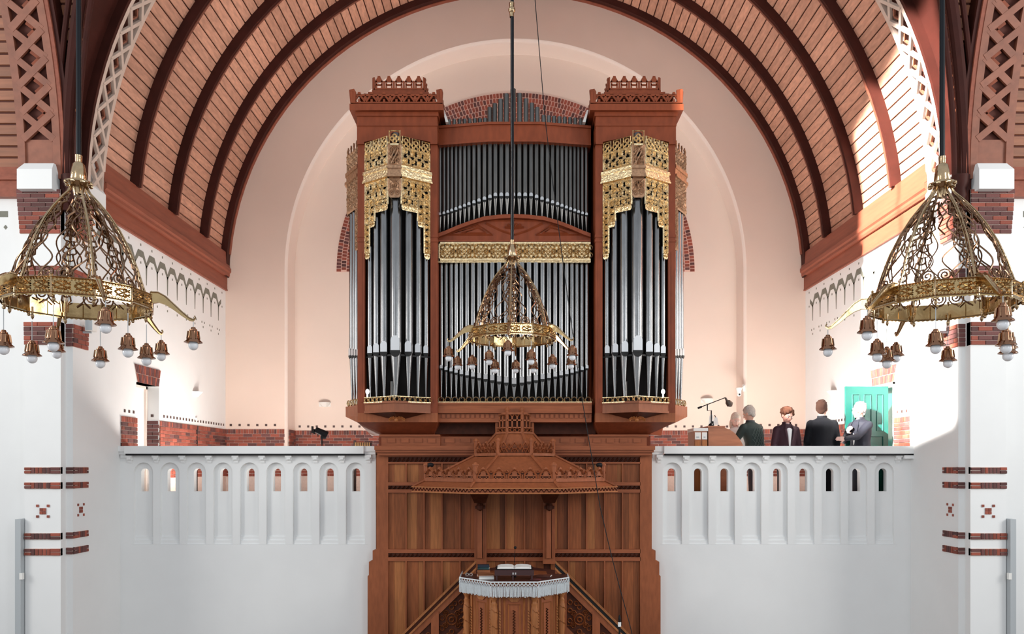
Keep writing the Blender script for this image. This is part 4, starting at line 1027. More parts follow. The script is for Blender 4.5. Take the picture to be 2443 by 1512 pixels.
for k in range(8):
    x,y = pts[k]; d = Vector((x-QC[0],y-QC[1],0)).normalized(); cx, cy = x+d.x*.03, y+d.y*.03
    if y > 12.95: continue
    z0 = ZR-.17
    b = MB().lathe([(.045,0),(.062,-.03),(.058,-.07),(.035,-.10),(.035,-.13),(.05,-.15),(.045,-.19),(.052,-.22),(.060,-.30),(.050,-.42),(.058,-.55),(.046,-.66),(.05,-.72),(.035,-.8),(.05,-.9),(.05,-1.05)],(cx,cy,z0),10)
    for j in range(14):
        a = j*1.1; zz_ = z0-.22-j*.04; b.ridge((Vector((cx,cy,0)),Vector((math.cos(a),math.sin(a),0)),Vector((0,0,1)),Vector((math.sin(a),-math.cos(a),0))),[(-.035,zz_),(.03,zz_-.05)],.03,.064)
    part('turned_column', b, M['oak_light'], pu, smooth=True)
for k in range(8):
    a, c = Vector((*pts[k],0)), Vector((*pts[(k+1)%8],0)); mid = (a+c)/2
    if mid.y > 12.9: continue
    pl = plane(a, c-a); L = (c-a).length; b = MB(); zt, z2 = ZR-.20, zb+.08; u0, u1 = .14, L-.14
    b.ridge(pl,[(u0,z2),(u1,z2),(u1,zt),(u0,zt)],.035,.03,True); b.ridge(pl,[(u0+.06,z2+.06),(u1-.06,z2+.06),(u1-.06,zt-.13),(u0+.06,zt-.13)],.02,.02,True)
    b.slab(pl,[(u0+.04,zt-.03),(u1-.04,zt-.03),(u1-.10,zt-.09),(u0+.10,zt-.09)],.02)
    b.bar(pl,.075,z2,.075,zt,.03,.02); b.bar(pl,L-.075,z2,L-.075,zt,.03,.02)
    part('panel_frame', b, M['oak_light'], pu)
    b = MB()
    for j in range(18):
        z_ = zt-.22-j*.042
        if z_ < z2+.1: break
        b.ridge(pl,[(L/2-.02,z_),(L/2+.015,z_-.018),(L/2-.01,z_-.036)],.018,.02)
        for u_ in (.075,L-.075): b.ridge(pl,[(u_-.012,z_),(u_+.012,z_-.02)],.014,.028)
    part('carved_strip', b, M['oak_dark'], pu)
# fringed cloth round the rim
pc = thing('pulpit_cloth', 'white lace band with long fringe hung round the pulpit rim', 'cloth', (0, 11.6, ZR-.2))
pts = ring8(.825); band = MB(); knots = MB(); fr = MB()
for k in range(8):
    a, c = Vector((*pts[k],0)), Vector((*pts[(k+1)%8],0)); mid = (a+c)/2
    if mid.y > 12.5 : continue
    pl = plane(a, c-a); L = (c-a).length
    band.slab(pl,[(-.004,ZR+.008),(L+.004,ZR+.008),(L+.004,ZR+.026),(-.004,ZR+.026)],.008)
    n = round(L/.055); cc = L/n
    for j in range(n):
        u = (j+.5)*cc; knots.ring(pl,u,ZR-.005,cc*.42,.011,.012,8,PI,2*PI); knots.ridge(pl,[(u-cc/2,ZR+.005),(u,ZR-.06),(u+cc/2,ZR+.005)],.012,.012); knots.ridge(pl,[(u-cc/2,ZR-.06),(u,ZR-.02),(u+cc/2,ZR-.06)],.011,.012)
    n = round(L/.0125); cc = L/n
    for j in range(n):
        u = (j+.5)*cc+random.uniform(-.002,.002); ln = .125+random.uniform(-.012,.012); x_ = random.uniform(-.004,.004)
        fr.ridge(pl,[(u,ZR-.055),(u+x_,ZR-.13),(u+x_*1.5,ZR-.075-ln)],.0115,.010,base=random.uniform(-.004,.004))
part('lace_band', band, M['cloth'], pc); part('knotted_lace', knots, M['cloth'], pc, stuff=True); part('fringe', fr, M['cloth'], pc, stuff=True)
# things on the pulpit
zt = ZR+.022
def book(x, y, z, w, d, h, cov, rot, label, cat='book', pages='paper', name='book'):
    t = thing(name, label, cat, (x,y,z), 'books and papers on the pulpit'); t.rotation_euler = (0,0,rot)
    for nm, bb, m_ in (('cover', MB().box(x-w/2,y-d/2,z,x+w/2,y+d/2,z+h*.14).box(x-w/2,y-d/2,z+h*.86,x+w/2,y+d/2,z+h).box(x-w/2,y-d/2,z,x+w/2,y-d/2+.006,z+h), cov), ('pages', MB().box(x-w/2+.006,y-d/2+.006,z+h*.14,x+w/2-.006,y+d/2-.006,z+h*.86), M[pages])):
        part(nm, bb, m_, t)
    return t
navy = mat('navy_cover',(.02,.035,.06),.4); teal = mat('dark_teal_cover',(.02,.07,.08),.4); tan = mat('tan_cover',(.36,.13,.05),.5); mar = mat('maroon_cover',(.16,.035,.03),.5)
bx = X(1153,12.55)
book(bx,12.60,zt,.20,.15,.05,tan,.1,'orange-brown book lowest of the small stack, left on the pulpit'); book(bx+.005,12.60,zt+.05,.18,.13,.04,teal,-.08,'dark teal hymn book in the middle of the small stack'); book(bx,12.60,zt+.09,.18,.13,.035,navy,.06,'black-blue hymn book topmost of the small stack')
book(X(1157,11.95),12.12,zt,.25,.13,.045,tan,.15,'thick orange-brown book lying flat in front of the small stack')
book(X(1160,11.8),11.86,zt,.22,.13,.04,M['offwhite'],.12,'pale grey book lying near the front left of the pulpit cloth')
book(X(1298,12.2),12.15,zt,.22,.17,.022,mat('brown_cover',(.13,.04,.025),.5),-.25,'flat brown folder on the right of the pulpit top')
book(X(1278,11.8),11.80,zt,.16,.05,.015,mar,-.1,'thin red booklet at the front right of the pulpit top')
t = thing('spectacles', 'pair of folded spectacles at the left corner of the pulpit top', 'glasses', (X(1119,12.2),12.2,zt)); gx = X(1119,12.2)
pl = (Vector((gx,12.2,zt+.02)),Vector((1,0,0)),Vector((0,0,1)),Vector((0,-1,0)))
for u_ in (-.03,.03): part('lens_rim', MB().ring(pl,u_,0,.022,.006,.005,10), M['offwhite'], t)
part('temple', MB().tube([(gx-.05,12.2,zt+.02),(gx-.04,12.3,zt+.01)],.003,5).tube([(gx+.05,12.2,zt+.02),(gx+.04,12.3,zt+.01)],.003,5).tube([(gx-.01,12.2,zt+.025),(gx+.01,12.2,zt+.025)],.003,5), M['offwhite'], t)
# book stand with the open bible
xs = X(1227,11.75); t = thing('book_stand', 'dark wooden book stand with brass clasps in the middle of the pulpit', 'stand', (xs,11.8,zt))
b = MB().sid([(11.72,zt+.07),(11.72,zt+.15),(11.98,zt+.165),(11.98,zt+.14),(11.76,zt+.12),(11.76,zt+.07)], xs-.29, xs+.29); part('sloping_shelf', b, M['leather'], t)
for dx in (-.26,-.02,.26): part('foot', MB().box(xs+dx-.012,11.73,zt,xs+dx+.012,11.95,zt+.09), M['leather'], t)
for dx in (-.018,.018): part('clasp', MB().box(xs+dx-.010,11.712,zt+.085,xs+dx+.010,11.72,zt+.115), M['mouth'], t)
t = thing('open_bible', 'large open book with white pages lying on the dark stand', 'book', (xs,11.85,zt+.16))
part('cover', MB().sid([(11.74,zt+.154),(11.74,zt+.164),(11.99,zt+.180),(11.99,zt+.168)], xs-.27, xs+.27), M['black'], t)
for s in (-1,1):
    b = MB(); prof = [(0,0),(.03,.022),(.10,.028),(.20,.024),(.25,.012),(.25,0)]; q = [(xs+s*u_, w_) for u_, w_ in prof]
    b.add([(x_,11.745,zt+.166+w_) for x_,w_ in q]+[(x_,11.985,zt+.181+w_) for x_,w_ in q],[tuple(range(6)),tuple(range(6,12))[::-1]]+[(i,(i+1)%6,6+(i+1)%6,6+i) for i in range(6)]); part('pages', b, M['paper'], t)
# microphone
t = thing('microphone', 'thin black gooseneck microphone rising behind the open book', 'microphone', (X(1226,12.1),12.1,zt)); mx, mz = X(1226,12.1), Z(1306,12.0)
part('gooseneck', MB().tube([(mx,12.1,zt),(mx,12.1,zt+.15),(mx+.01,12.08,zt+.3),(mx+.02,12.0,mz)],.005,6), M['black'], t, smooth=True)
part('windshield', MB().ball((mx+.02,12.0,mz),.022,10,7), M['black'], t, smooth=True); part('base', MB().lathe([(.001,.0),(.04,0),(.04,.02),(.001,.025)],(mx,12.1,zt),10), M['black'], t)

# ================================================================ stairs on either side of the pulpit
def stair(s):
    t = thing('pulpit_stair', 'oak stair flank with carved panels descending to the %s of the pulpit' % ('left' if s < 0 else 'right'), 'stair', (s*2.2, 12.5, 0), 'pulpit stairs')
    D = 12.45; H = lambda p: p if s < 0 else 2456-p
    xt = s*.62; L = 3.0; zt_ = Z(1340,D)
    O = Vector((xt, D, zt_)); slope = -.99
    zz_ = lambda u: zt_+slope*u*1.0                 # rail line, u measured outward
    def q(u, z): return (xt+s*u, z)
    def para(mb, u0, u1, d0, d1, y0, y1):
        pts = [q(u0,zz_(u0)-d0), q(u1,zz_(u1)-d0), q(u1,zz_(u1)-d1), q(u0,zz_(u0)-d1)]
        mb.ele(pts if s < 0 else pts[::-1], y0, y1)
    b = MB(); para(b,0,L+.3,-.02,.02,D-.03,D+.07); part('handrail', b, M['oak_light'], t)
    b = MB(); para(b,0,L+.3,.02,.085,D+.0,D+.05); part('dark_groove', b, M['slit' if s > 0 else 'oak_dark'], t)
    b = MB(); para(b,0,L+.3,.085,.125,D-.02,D+.06); part('lower_rail', b, M['oak_light'], t)
    b = MB(); para(b,0,L+.3,.125,.25,D,D+.05); para(b,0,L+.3,.84,1.02,D-.02,D+.06); part('sloping_rail', b, M['oak_frame'], t)
    b = MB(); para(b,0,L+.3,.25,.84,D+.04,D+.06); part('backing', b, M['oak_dark'], t)
    u = .12
    while u < L:
        b = MB(); para(b,u-.06,u+.06,.2,.9,D-.012,D+.05); part('stile', b, M['oak_frame'], t)
        uc = u+.26; zc = zz_(uc)-.53; pl = plane((xt+s*uc,D+.04,zc),(1,0,0)); b = MB()
        b.ring(pl,0,0,.085,.03,.03,12); b.ring(pl,0,0,.035,.035,.045,8)
        for a_ in range(4):
            a = a_*PI/2+PI/4; scroll(b,pl,.14*math.cos(a),.14*math.sin(a)+(-s*0),.05,.02,.03,1 if a_%2 else -1)
        for du,dv in ((-.15,.14),(.15,-.14),(-.15,-.02),(.15,.02),(0,.19),(0,-.19),(-.15,.27),(.15,-.27),(-.05,.25),(.05,-.25)):
            b.ring(pl,du*(-s)*-1*(1 if s < 0 else 1)*(1),dv,.035,.022,.028,8) if s > 0 else b.ring(pl,-du,dv,.035,.022,.028,8)
        b.ridge(pl,[(-.19,-.1),(-.09,-.1),(-.09,.12),(-.19,.12)],.02,.025); b.ridge(pl,[(.19,-.1),(.09,-.1),(.09,.12),(.19,.12)],.02,.025)
        part('carved_panel', b, M['oak_dark'] if False else M['oak'], t)
        u += .52
    # the steps behind the flank
    for k in range(15):
        u0 = .1+k*.235; zs_ = zz_(u0)-.93-.02
        if zs_ < .05: break
        x0, x1 = sorted((xt+s*u0, xt+s*(u0+.26))); part('step', MB().box(x0,D+.08,zs_-.04,x1,13.3,zs_), M['oak'], t)
    return t
stair(-1); stair(1)

# ================================================================ chandeliers
def chandelier(cx, cy, zr, arm0, label, gl, htop=1.13, rodpx=.022, wl_=.30):
    """zr: height of the lower edge of the ring; htop: dome height above it"""
    t = thing('chandelier', label, 'chandelier', (cx, cy, zr), 'brass chandeliers'); c = Vector((cx,cy,zr))
    H = htop; zu = .155
    rod_top = ZC+RV-.02
    part('rod', MB().lathe([(rodpx,H+.30),(rodpx,rod_top-zr)],c,12), M['rod'], t, smooth=True)
    cap = MB().lathe([(.03,H+.32),(.028,H+.26),(.05,H+.24),(.062,H+.17),(.068,H+.11),(.06,H+.09),(.11,H+.085),(.115,H+.07),(.075,H+.055),(.05,H+.03),(.04,H-.04),(.001,H-.05)],c,16)
    for k in range(8):
        a = k*PI/4; cap.ball((cx+.10*math.cos(a),cy+.10*math.sin(a),zr+H+.07),.022,6,5)
    part('cap', cap, M['brass'], t, smooth=True)
    prof = [(.055,H+.05),(.085,H-.01),(.15,H-.08),(.24,H-.19),(.33,H-.33),(.41,H-.49),(.475,H-.66),(.52,H-.81),(.55,zu+.02),(.555,zu-.05)]
    def prf(h):
        for (r0,z0),(r1,z1) in zip(prof, prof[1:]):
            if z1 <= h <= z0: f = (z0-h)/(z0-z1); return r0+(r1-r0)*f
        return prof[-1][0] if h < prof[-1][1] else prof[0][0]
    def pt(a, h, dr=0): r = prf(h)+dr; return (cx+r*math.cos(a), cy+r*math.sin(a), zr+h)
    a0 = math.radians(arm0)
    for k in range(6):
        a = a0+k*PI/3
        rb = MB()
        for da in (-.03,.03): rb.tube([pt(a+da, z_) for r_,z_ in prof], .0045, 5)
        rb.tube([pt(a, z_, .012) for r_,z_ in prof], .008, 6)
        rib = part('rib', rb, M['brass'], t, smooth=True)
        lf = MB(); hs = H-.06; i = 0
        while hs > zu+.05:
            w = (.028+.016*(i%2))*(1 if hs > H*.45 else .7); 
            for sg in (-1,1):
                aa_ = sg*w/max(.15,prf(hs)); lf.tube([pt(a,hs,-.005), pt(a+aa_,hs+.012,-.012), pt(a+aa_*1.3,hs-.03,-.02), pt(a+aa_*.5,hs-.055,-.008)],[.007,.012,.009,.004],5)
            hs -= .052; i += 1
        part('leaf_strip', lf, M['brass_dark'], rib, smooth=True)
        # wavy wires either side with a spiral at the foot
        for sg in (-1,1):
            wv = MB()
            for base, amp, ph in ((.20,.12,0),(.40,.11,2.6)):
                pts = []
                N_ = 40
                for j in range(N_+1):
                    h = H-.10-(H-.10-zu)*j/N_; f = min(1,j/8); 
                    pts.append(pt(a+sg*(base*f*(.35+.65*j/N_)+amp*f*math.sin(j*.40+ph)), h, -.01))
                wv.tube(pts, .0068, 5)
            hc = zu+.085; ac = a+sg*.40; sp = []
            for j in range(22):
                r = .062*(1-j/24); th = -PI/2+j*.62; sp.append(pt(ac+sg*r*math.cos(th)/.55, hc+r*math.sin(th)))
            wv.tube(sp, .0075, 5); part('wavy_wire', wv, M['brass_dark'], t, smooth=True)
    # crown of small curls under the cap
    cr = MB()
    for k in range(12):
        a = a0+k*PI/6+.1
        cr.tube([pt(a+.0,H-.05,-.01),pt(a+.2,H-.10,-.02),pt(a-.05,H-.17,-.03),pt(a+.12,H-.24,-.03),pt(a-.1,H-.30,-.04)],.008,5)
    part('curled_crown', cr, M['brass_dark'], t, smooth=True)
    # ring: twelve embossed plates above, plain scalloped plates below
    R = .60; N12 = 12; cor = [(cx+R*math.cos(a0+PI/6*k), cy+R*math.sin(a0+PI/6*k)) for k in range(12)]
    Rl = .555; col_ = [(cx+Rl*math.cos(a0+PI/6*k), cy+Rl*math.sin(a0+PI/6*k)) for k in range(12)]
    for k in range(12):
        A, B = Vector((*cor[k],zr)), Vector((*cor[(k+1)%12],zr)); pl = plane(A, B-A)
        if (pl[3].x*(A.x+B.x-2*cx)+pl[3].y*(A.y+B.y-2*cy)) < 0: pl = (A,pl[1],pl[2],-pl[3])
        L = (B-A).length; b = MB(); y0, y1 = .055, .195
        b.slab(pl,[(0,y0),(L,y0),(L,y1),(0,y1)],.006); plate = part('embossed_plate', b, M['brass_plate'], t)
        b = MB(); b.ridge(pl,[(0,y0+.008),(L,y0+.008)],.016,.016,base=.004); b.ridge(pl,[(0,y1-.008),(L,y1-.008)],.016,.016,base=.004)
        nb = 12
        for j in range(nb): b.ring(pl,(j+.5)*L/nb,y0+.022,.007,.007,.008,5,base=.005); b.ring(pl,(j+.5)*L/nb,y1-.022,.007,.007,.008,5,base=.005)
        for f in (.25,.75):
            u = L*f; v = (y0+y1)/2
            for sg in (-1,1):
                b.ridge(pl,[(u-.07,v),(u-.03,v+sg*.028),(u+.01,v+sg*.03),(u+.06,v+sg*.008)],.018,.014,base=.005); b.ring(pl,u+.02,v+sg*.022,.016,.010,.012,7,base=.005)
            b.ridge(pl,[(u-.06,v-.03),(u+.06,v+.03)],.014,.012,base=.005); b.ridge(pl,[(u-.06,v+.03),(u+.06,v-.03)],.014,.012,base=.005)
        part('leaf_relief', b, M['brass'], plate)
        b = MB(); sc = [(0,.09)]+[((j/16)*L, y0-.006-.008*(j%2)) for j in range(17)]+[(L,.09)]
        b.slab(pl,sc,.004,-.001); b.slab(pl,[(.0,y0),(L,y0),(L,y1),(.0,y1)],.003,-.012); b.ridge(pl,[(0,y0+.004),(L,y0+.004)],.010,-.012,base=-.012); b.ridge(pl,[(L/2,y0),(L/2,y1)],.008,-.006,base=-.012); part('plain_lining', b, M['brass_plate'], plate)
        x_,y_ = cor[k]; 
        part('corner_rod', MB().lathe([(.011,.035),(.011,.205),(.015,.21),(.001,.225)],(x_,y_,zr),8).ball((x_,y_,zr+.035),.016,7,5), M['brass'], t, smooth=True)
        x_,y_ = col_[k]; part('finial', MB().lathe([(.009,.10),(.009,.03),(.016,.02),(.012,.0),(.002,-.015)],(x_,y_,zr),8), M['brass'], t, smooth=True)
    def lamp(x, y, ztop, zbulb):
        w = part('pendant_lamp', MB().tube([(x,y,ztop),(x,y,zbulb+.13)],.0035,5), M['grey_board'], t)
        sh = MB().lathe([(.001,.150),(.018,.145),(.022,.130),(.032,.127),(.034,.115),(.046,.108),(.050,.07),(.056,.045),(.060,.028),(.078,.014),(.080,.006),(.060,.012),(.05,.05),(.03,.10)],(x,y,zbulb),14)
        part('bell_shade', sh, M['copper'], w, smooth=True)
        b = MB()
        for k in range(8):
            a = k*PI/4; b.tube([(x+.049*math.cos(a),y+.049*math.sin(a),zbulb+.108),(x+.058*math.cos(a),y+.058*math.sin(a),zbulb+.04)],.006,4)
        part('shade_rib', b, M['brass_dark'], w)
        part('bulb', MB().ball((x,y,zbulb-.018),.044,12,9), M['bulb'], w, smooth='all')
    for k in range(6):
        a = a0+k*PI/3; d = Vector((math.cos(a),math.sin(a),0)); S = Vector((-d.y,d.x,0))
        prof2 = [(.60,.16,.055),(.66,.165,.05),(.72,.14,.042),(.79,.085,.030),(.86,.025,.022),(.92,-.02,.015),(.955,-.03,.010),(.975,-.012,.008),(.965,.008,.006)]
        b = MB(); vs = []
        for r,z_,w in prof2:
            for (o_,dz) in ((-w*.35,w),(w*.35,w),(w*.35,-w),(-w*.35,-w)): vs.append(c+d*r+S*o_+Vector((0,0,z_-(0 if True else 0)+dz*.9)))
        n = len(prof2); b.add(vs,[(4*i+j,4*i+(j+1)%4,4*i+4+(j+1)%4,4*i+4+j) for i in range(n-1) for j in range(4)]+[(3,2,1,0),tuple(range(4*n-4,4*n))])
        arm = part('arm', b, M['brass_plate'], t)
        b = MB()
        for sg in (-1,1): b.tube([c+d*r+S*sg*w*.42+Vector((0,0,z_+w*.9)) for r,z_,w in prof2],.007,5)
        part('arm_bead', b, M['brass'], arm, smooth=True)
        lamp(c.x+d.x*.955, c.y+d.y*.955, zr-.03, zr-.235)
        a += PI/6; lamp(cx+.56*math.cos(a), cy+.56*math.sin(a), zr-.03, zr-wl_-.05)
    return t
chandelier(-3.84, 7.0, EYE+1.34, 10, 'brass openwork chandelier in front of the pillar left of the organ', None, 1.07)
chandelier(X(1222,11.1), 11.1, EYE+1.70, 27, 'brass openwork chandelier hanging before the middle pipes of the organ', None, 1.13, .024, .24)
chandelier(3.75, 7.0, EYE+1.33, 27, 'brass openwork chandelier in front of the pillar right of the organ', None, 1.07)
# ball joint above the central chandelier rod
gx = X(1221,11.1); b = MB().ball((gx,11.1,Z(24,11.1)),.05,12,8).lathe([(.03,-.1),(.035,.1)],(gx,11.1,Z(24,11.1)),12)
solo('rod_joint', b, M['brass'], smooth=True, label='brass ball joint high on the rod of the middle chandelier', cat='fitting')
# thin cable
pts = [(1273,-40,11.9),(1285,100,11.88),(1300,280,11.85),(1318,430,11.8),(1345,640,11.75),(1367,800,11.7),(1390,960,11.6),(1410,1080,11.5),(1432,1210,11.4),(1455,1310,11.3),(1478,1400,11.2),(1500,1480,11.1),(1530,1600,11.0),(1560,1800,10.9)]
solo('hanging_cable', MB().tube([P(*p) for p in pts], .0065, 6), M['black'], smooth=True, label='thin black cable hanging from the vault past the organ to the right stair', cat='cable')
t = thing('microphone_stand', 'black microphone stand with pale collar at the bottom edge beside the right stair', 'stand', (X(1478,10.8),10.8,0)); x_ = X(1478,10.8)
part('pole', MB().lathe([(.014,0),(.014,Z(1492,10.8))],(x_,10.8,0),8), M['black'], t); part('collar', MB().lathe([(.022,0),(.022,.06)],(x_,10.8,Z(1494,10.8)),10), M['offwhite'], t); part('tip', MB().lathe([(.016,.0),(.018,.05),(.010,.09),(.001,.10)],(x_,10.8,Z(1484,10.8)),8), M['black'], t)
part('foot', MB().lathe([(.001,0),(.14,0),(.14,.03),(.001,.04)],(x_,10.8,0),14), M['black'], t)
# ================================================================ doors and small fittings of the gallery
d = struct('door_1', (-XW-.26, 14.6, GF)); zt = EYE+1.50
part('leaf', MB().box(-XW-.30,14.14,GF,-XW-.26,15.05,zt), M['offwhite'], d)
part('frame', MB().box(-XW-.27,14.14,GF,-XW-.22,14.19,zt).box(-XW-.27,15.0,GF,-XW-.22,15.05,zt).box(-XW-.27,14.14,zt-.05,-XW-.22,15.05,zt), M['cream'], d)
inst('tile', MB().box(-.5,-.5,-.5,.5,.5,.5).mesh('tile', M['tile_dark']), d, (-XW-.13,15.045,EYE+.955), (0,0,0), (.05,.012,.05))
t = struct('trim_19', (-XW-.1, 15.05, GF)); brick_rows(t, Vector((-XW-.22,15.045,0)), 0, .22, EYE+.86-13*.0705, 13, h=.0705, meshes=(BD,))
d = struct('door_2', (6.64, 14.25, GF)); zl = Z(922,14.25); x0, x1 = 5.895, 6.655
part('leaf', MB().box(x0,14.22,GF+.01,x1,14.27,zl), M['green'], d)
pl = plane((x0,14.22,GF),(1,0,0)); Hh = zl-GF; wv = x1-x0; b = MB()
for (u0,u1,v0,v1) in ((.12,.24,.62,.93),(.33,.45,.62,.93),(.55,.66,.62,.93),(.12,.34,.36,.57),(.43,.66,.36,.57),(.12,.34,.05,.30),(.43,.66,.05,.30)):
    b.ridge(pl,[(u0,v0*Hh),(u1,v0*Hh),(u1,v1*Hh),(u0,v1*Hh)],.022,.014,True)
part('panel_moulding', b, M['green'], d)
part('handle', MB().tube([(x0+.06,14.22,GF+1.02),(x0+.06,14.17,GF+1.02),(x0+.17,14.17,GF+1.02)],.009,6), M['mouth'], d)
d3 = struct('door_3', (XW+.24, 14.6, GF)); part('leaf', MB().box(XW+.22,14.18,GF,XW+.26,15.02,zt-.02), M['green'], d3)
t = struct('trim_20', (XW, 14.6, GF)); part('frame', MB().box(XW-.03,14.13,GF,XW+.24,14.17,zt).box(XW-.01,15.02,GF,XW+.24,15.06,zt).box(XW-.03,14.13,zt-.04,XW+.24,15.05,zt), M['cream'], t)
def wall_lamp(x, y, z, side, label):
    t = thing('wall_lamp', label, 'lamp', (x, y, z-.06), 'white wall uplighters'); m = M['offwhite']; s = side
    if s == 0:
        b = MB().lathe([(.001,-.06),(.06,-.055),(.13,.02),(.15,.05),(.14,.055)],(x,y,z),14,PI,2*PI); part('bowl', b, m, t, smooth=True); part('back_plate', MB().box(x-.14,y-.01,z-.05,x+.14,y,z+.05), m, t)
    else:
        b = MB().lathe([(.001,-.06),(.06,-.055),(.13,.02),(.15,.05),(.14,.055)],(x,y,z),14,-PI/2 if s < 0 else PI/2,PI/2 if s < 0 else 3*PI/2); part('bowl', b, m, t, smooth=True); xa, xb = sorted((x, x+s*-.0+(.01 if s<0 else -.01))); part('back_plate', MB().box(xa,y-.14,z-.05,xb,y+.14,z+.05), m, t)
Dw = 12798/(1230-466.)
wall_lamp(-XW, Dw, Z(940,Dw), -1, 'white uplighter on the left side wall near the corner')
wall_lamp(X(775,DN), DN, Z(965,DN), 0, 'white uplighter on the rose niche wall left of the organ')
wall_lamp(X(1686,DN), DN, Z(956,DN), 0, 'white uplighter on the niche wall above the console lamp')
Dw = 12798/(1990-1230.); wall_lamp(XW, Dw, Z(938,Dw), 1, 'white uplighter on the sunlit right wall beside the green door')
# thermostat and cable duct on the left wall
Dd = 12798/(1230-467.)
solo('wall_sensor', MB().box(-XW,Dd-.04,Z(1003,Dd),-XW+.04,Dd+.04,Z(996,Dd)), M['offwhite'], label='small white sensor box on the left side wall above the brick dado', cat='sensor')
solo('cable_duct', MB().box(-XW+.01,Dd-.012,GF,-XW+.035,Dd+.012,Z(1017,Dd)), M['black'], label='thin dark cable duct crossing the brick dado on the left wall', cat='duct')
def loudspeaker(s, px_, py_):
    D_ = 12.35; x = s*(XW-.16); z = Z(py_, D_); t = thing('loudspeaker', 'small grey loudspeaker fixed to the pillar %s' % ('behind the left chandelier' if s < 0 else 'behind the right chandelier'), 'loudspeaker', (x, D_, z-.1), 'pillar loudspeakers')
    b = MB().plan([(x-.06,D_-.08),(x+.06,D_-.08),(x+.045,D_+.08),(x-.045,D_+.08)], z-.10, z+.09); part('cabinet', b, M['offwhite'], t)
    part('grille', MB().box(x-.05,D_-.085,z-.09,x+.05,D_-.08,z+.08), M['grey_board'], t); part('bracket', MB().box(min(x,s*XW),D_-.015,z-.13,max(x,s*XW),D_+.015,z-.10), M['grey_board'], t)
loudspeaker(-1, 228, 775); loudspeaker(1, 2228, 775)
# security camera on the niche edge
D_ = 18.35; cx = X(1763,D_); t = thing('ceiling_camera', 'white dome camera on a bracket at the edge of the niche', 'camera', (cx,D_,Z(946,D_)))
part('bracket', MB().tube([(cx+.15,DB,Z(921,D_)),(cx+.13,D_,Z(920,D_)),(cx+.05,D_,Z(926,D_))],.014,6).box(cx+.12,DB-.03,Z(932,D_),cx+.18,DB,Z(916,D_)), M['offwhite'], t)
part('housing', MB().lathe([(.075,.0),(.078,-.02),(.06,-.06),(.055,-.12),(.03,-.13)],(cx,D_,Z(925,D_)),12), M['offwhite'], t, smooth=True)
part('camera_ball', MB().ball((cx,D_,Z(940,D_)),.055,12,8), M['offwhite'], t, smooth=True); part('lens', MB().ball((cx,D_-.045,Z(941,D_)),.022,8,6), M['black'], t)
# black stage spotlight left
D_ = 14.0; cx, cz = X(768,D_), Z(1033,D_); t = thing('stage_spotlight', 'black spotlight on a stand behind the left parapet', 'spotlight', (cx,D_,GF))
part('stand', MB().lathe([(.012,GF-cz+.0),(.012,-.05)],(cx,D_,cz),8).lathe([(.16,GF-cz),(.16,GF-cz+.03),(.02,GF-cz+.04)],(cx,D_,cz),12), M['black'], t)
part('head', MB().tube([(cx-.10,D_-.05,cz+.06),(cx+.08,D_+.03,cz-.03)],[.05,.065],10), M['black'], t, smooth=True)
part('yoke', MB().tube([(cx-.07,D_,cz-.06),(cx-.07,D_,cz+.03),(cx+.02,D_,cz+.05)],.010,5).box(cx-.02,D_-.02,cz-.10,cx+.07,D_+.02,cz-.05), M['black'], t)
part('barn_door', MB().box(cx-.17,D_-.06,cz+.0,cx-.15,D_+.02,cz+.12).box(cx-.13,D_-.07,cz-.02,cx-.12,D_+.02,cz+.07), M['black'], t)
# low railing stub beside the organ, left
D_ = 13.95; b = MB(); xa = X(846,D_); xb = X(884,D_)
t = thing('rope_barrier', 'short ochre fluted rail beside the left foot of the organ', 'rail', ((xa+xb)/2,D_,GF)); ochre = mat('ochre',(.62,.35,.13),.6)
part('rail', MB().box(xa,D_,Z(1063,D_),xb,D_+.03,Z(1056,D_)), M['tile_dark'], t)
for k in range(9): part('flute', MB().box(xa+(k+.2)*(xb-xa)/9,D_-.012,Z(1066,D_),xa+(k+.75)*(xb-xa)/9,D_+.02,Z(1055,D_)), ochre, t)
part('post', MB().box(xa-.02,D_,GF,xa+.02,D_+.04,Z(1050,D_)).box(xb-.02,D_,GF,xb+.02,D_+.04,Z(1056,D_)), M['tile_dark'], t)

# ================================================================ organ console
D_ = 13.98; t = thing('organ_console', 'oak organ console with sloping side beside the quilted jacket', 'console', (X(1720,D_),D_+.4,GF))
oc = mat('console_oak',(.40,.14,.06),.4,noise=.25,scale=4,stretch=(.8,4,5),coords='World')
prof = [(1690,1212),(1690,1020),(1728,1020),(1740,1024),(1752,1032),(1764,1046),(1772,1060),(1774,1085),(1740,1095),(1735,1212)]
part('side_panel', MB().ele([(X(a,D_),max(GF,Z(c,D_))) for a,c in prof][::-1], D_, D_+.05), oc, t)
part('side_panel', MB().ele([(X(a,D_),max(GF,Z(c,D_))) for a,c in prof][::-1], D_+1.25, D_+1.30), oc, t)
part('back_panel', MB().box(X(1690,D_),D_+.05,GF,X(1690,D_)+.04,D_+1.25,Z(1020,D_)), oc, t)
part('top_board', MB().box(X(1688,D_),D_-.02,Z(1020,D_),X(1730,D_),D_+1.32,Z(1016,D_)), oc, t)
for k in range(3): part('keyboard', MB().box(X(1735+k*9,D_),D_+.06,Z(1034+k*10,D_),X(1747+k*9,D_),D_+1.24,Z(1031+k*10,D_)), M['paper'], t)
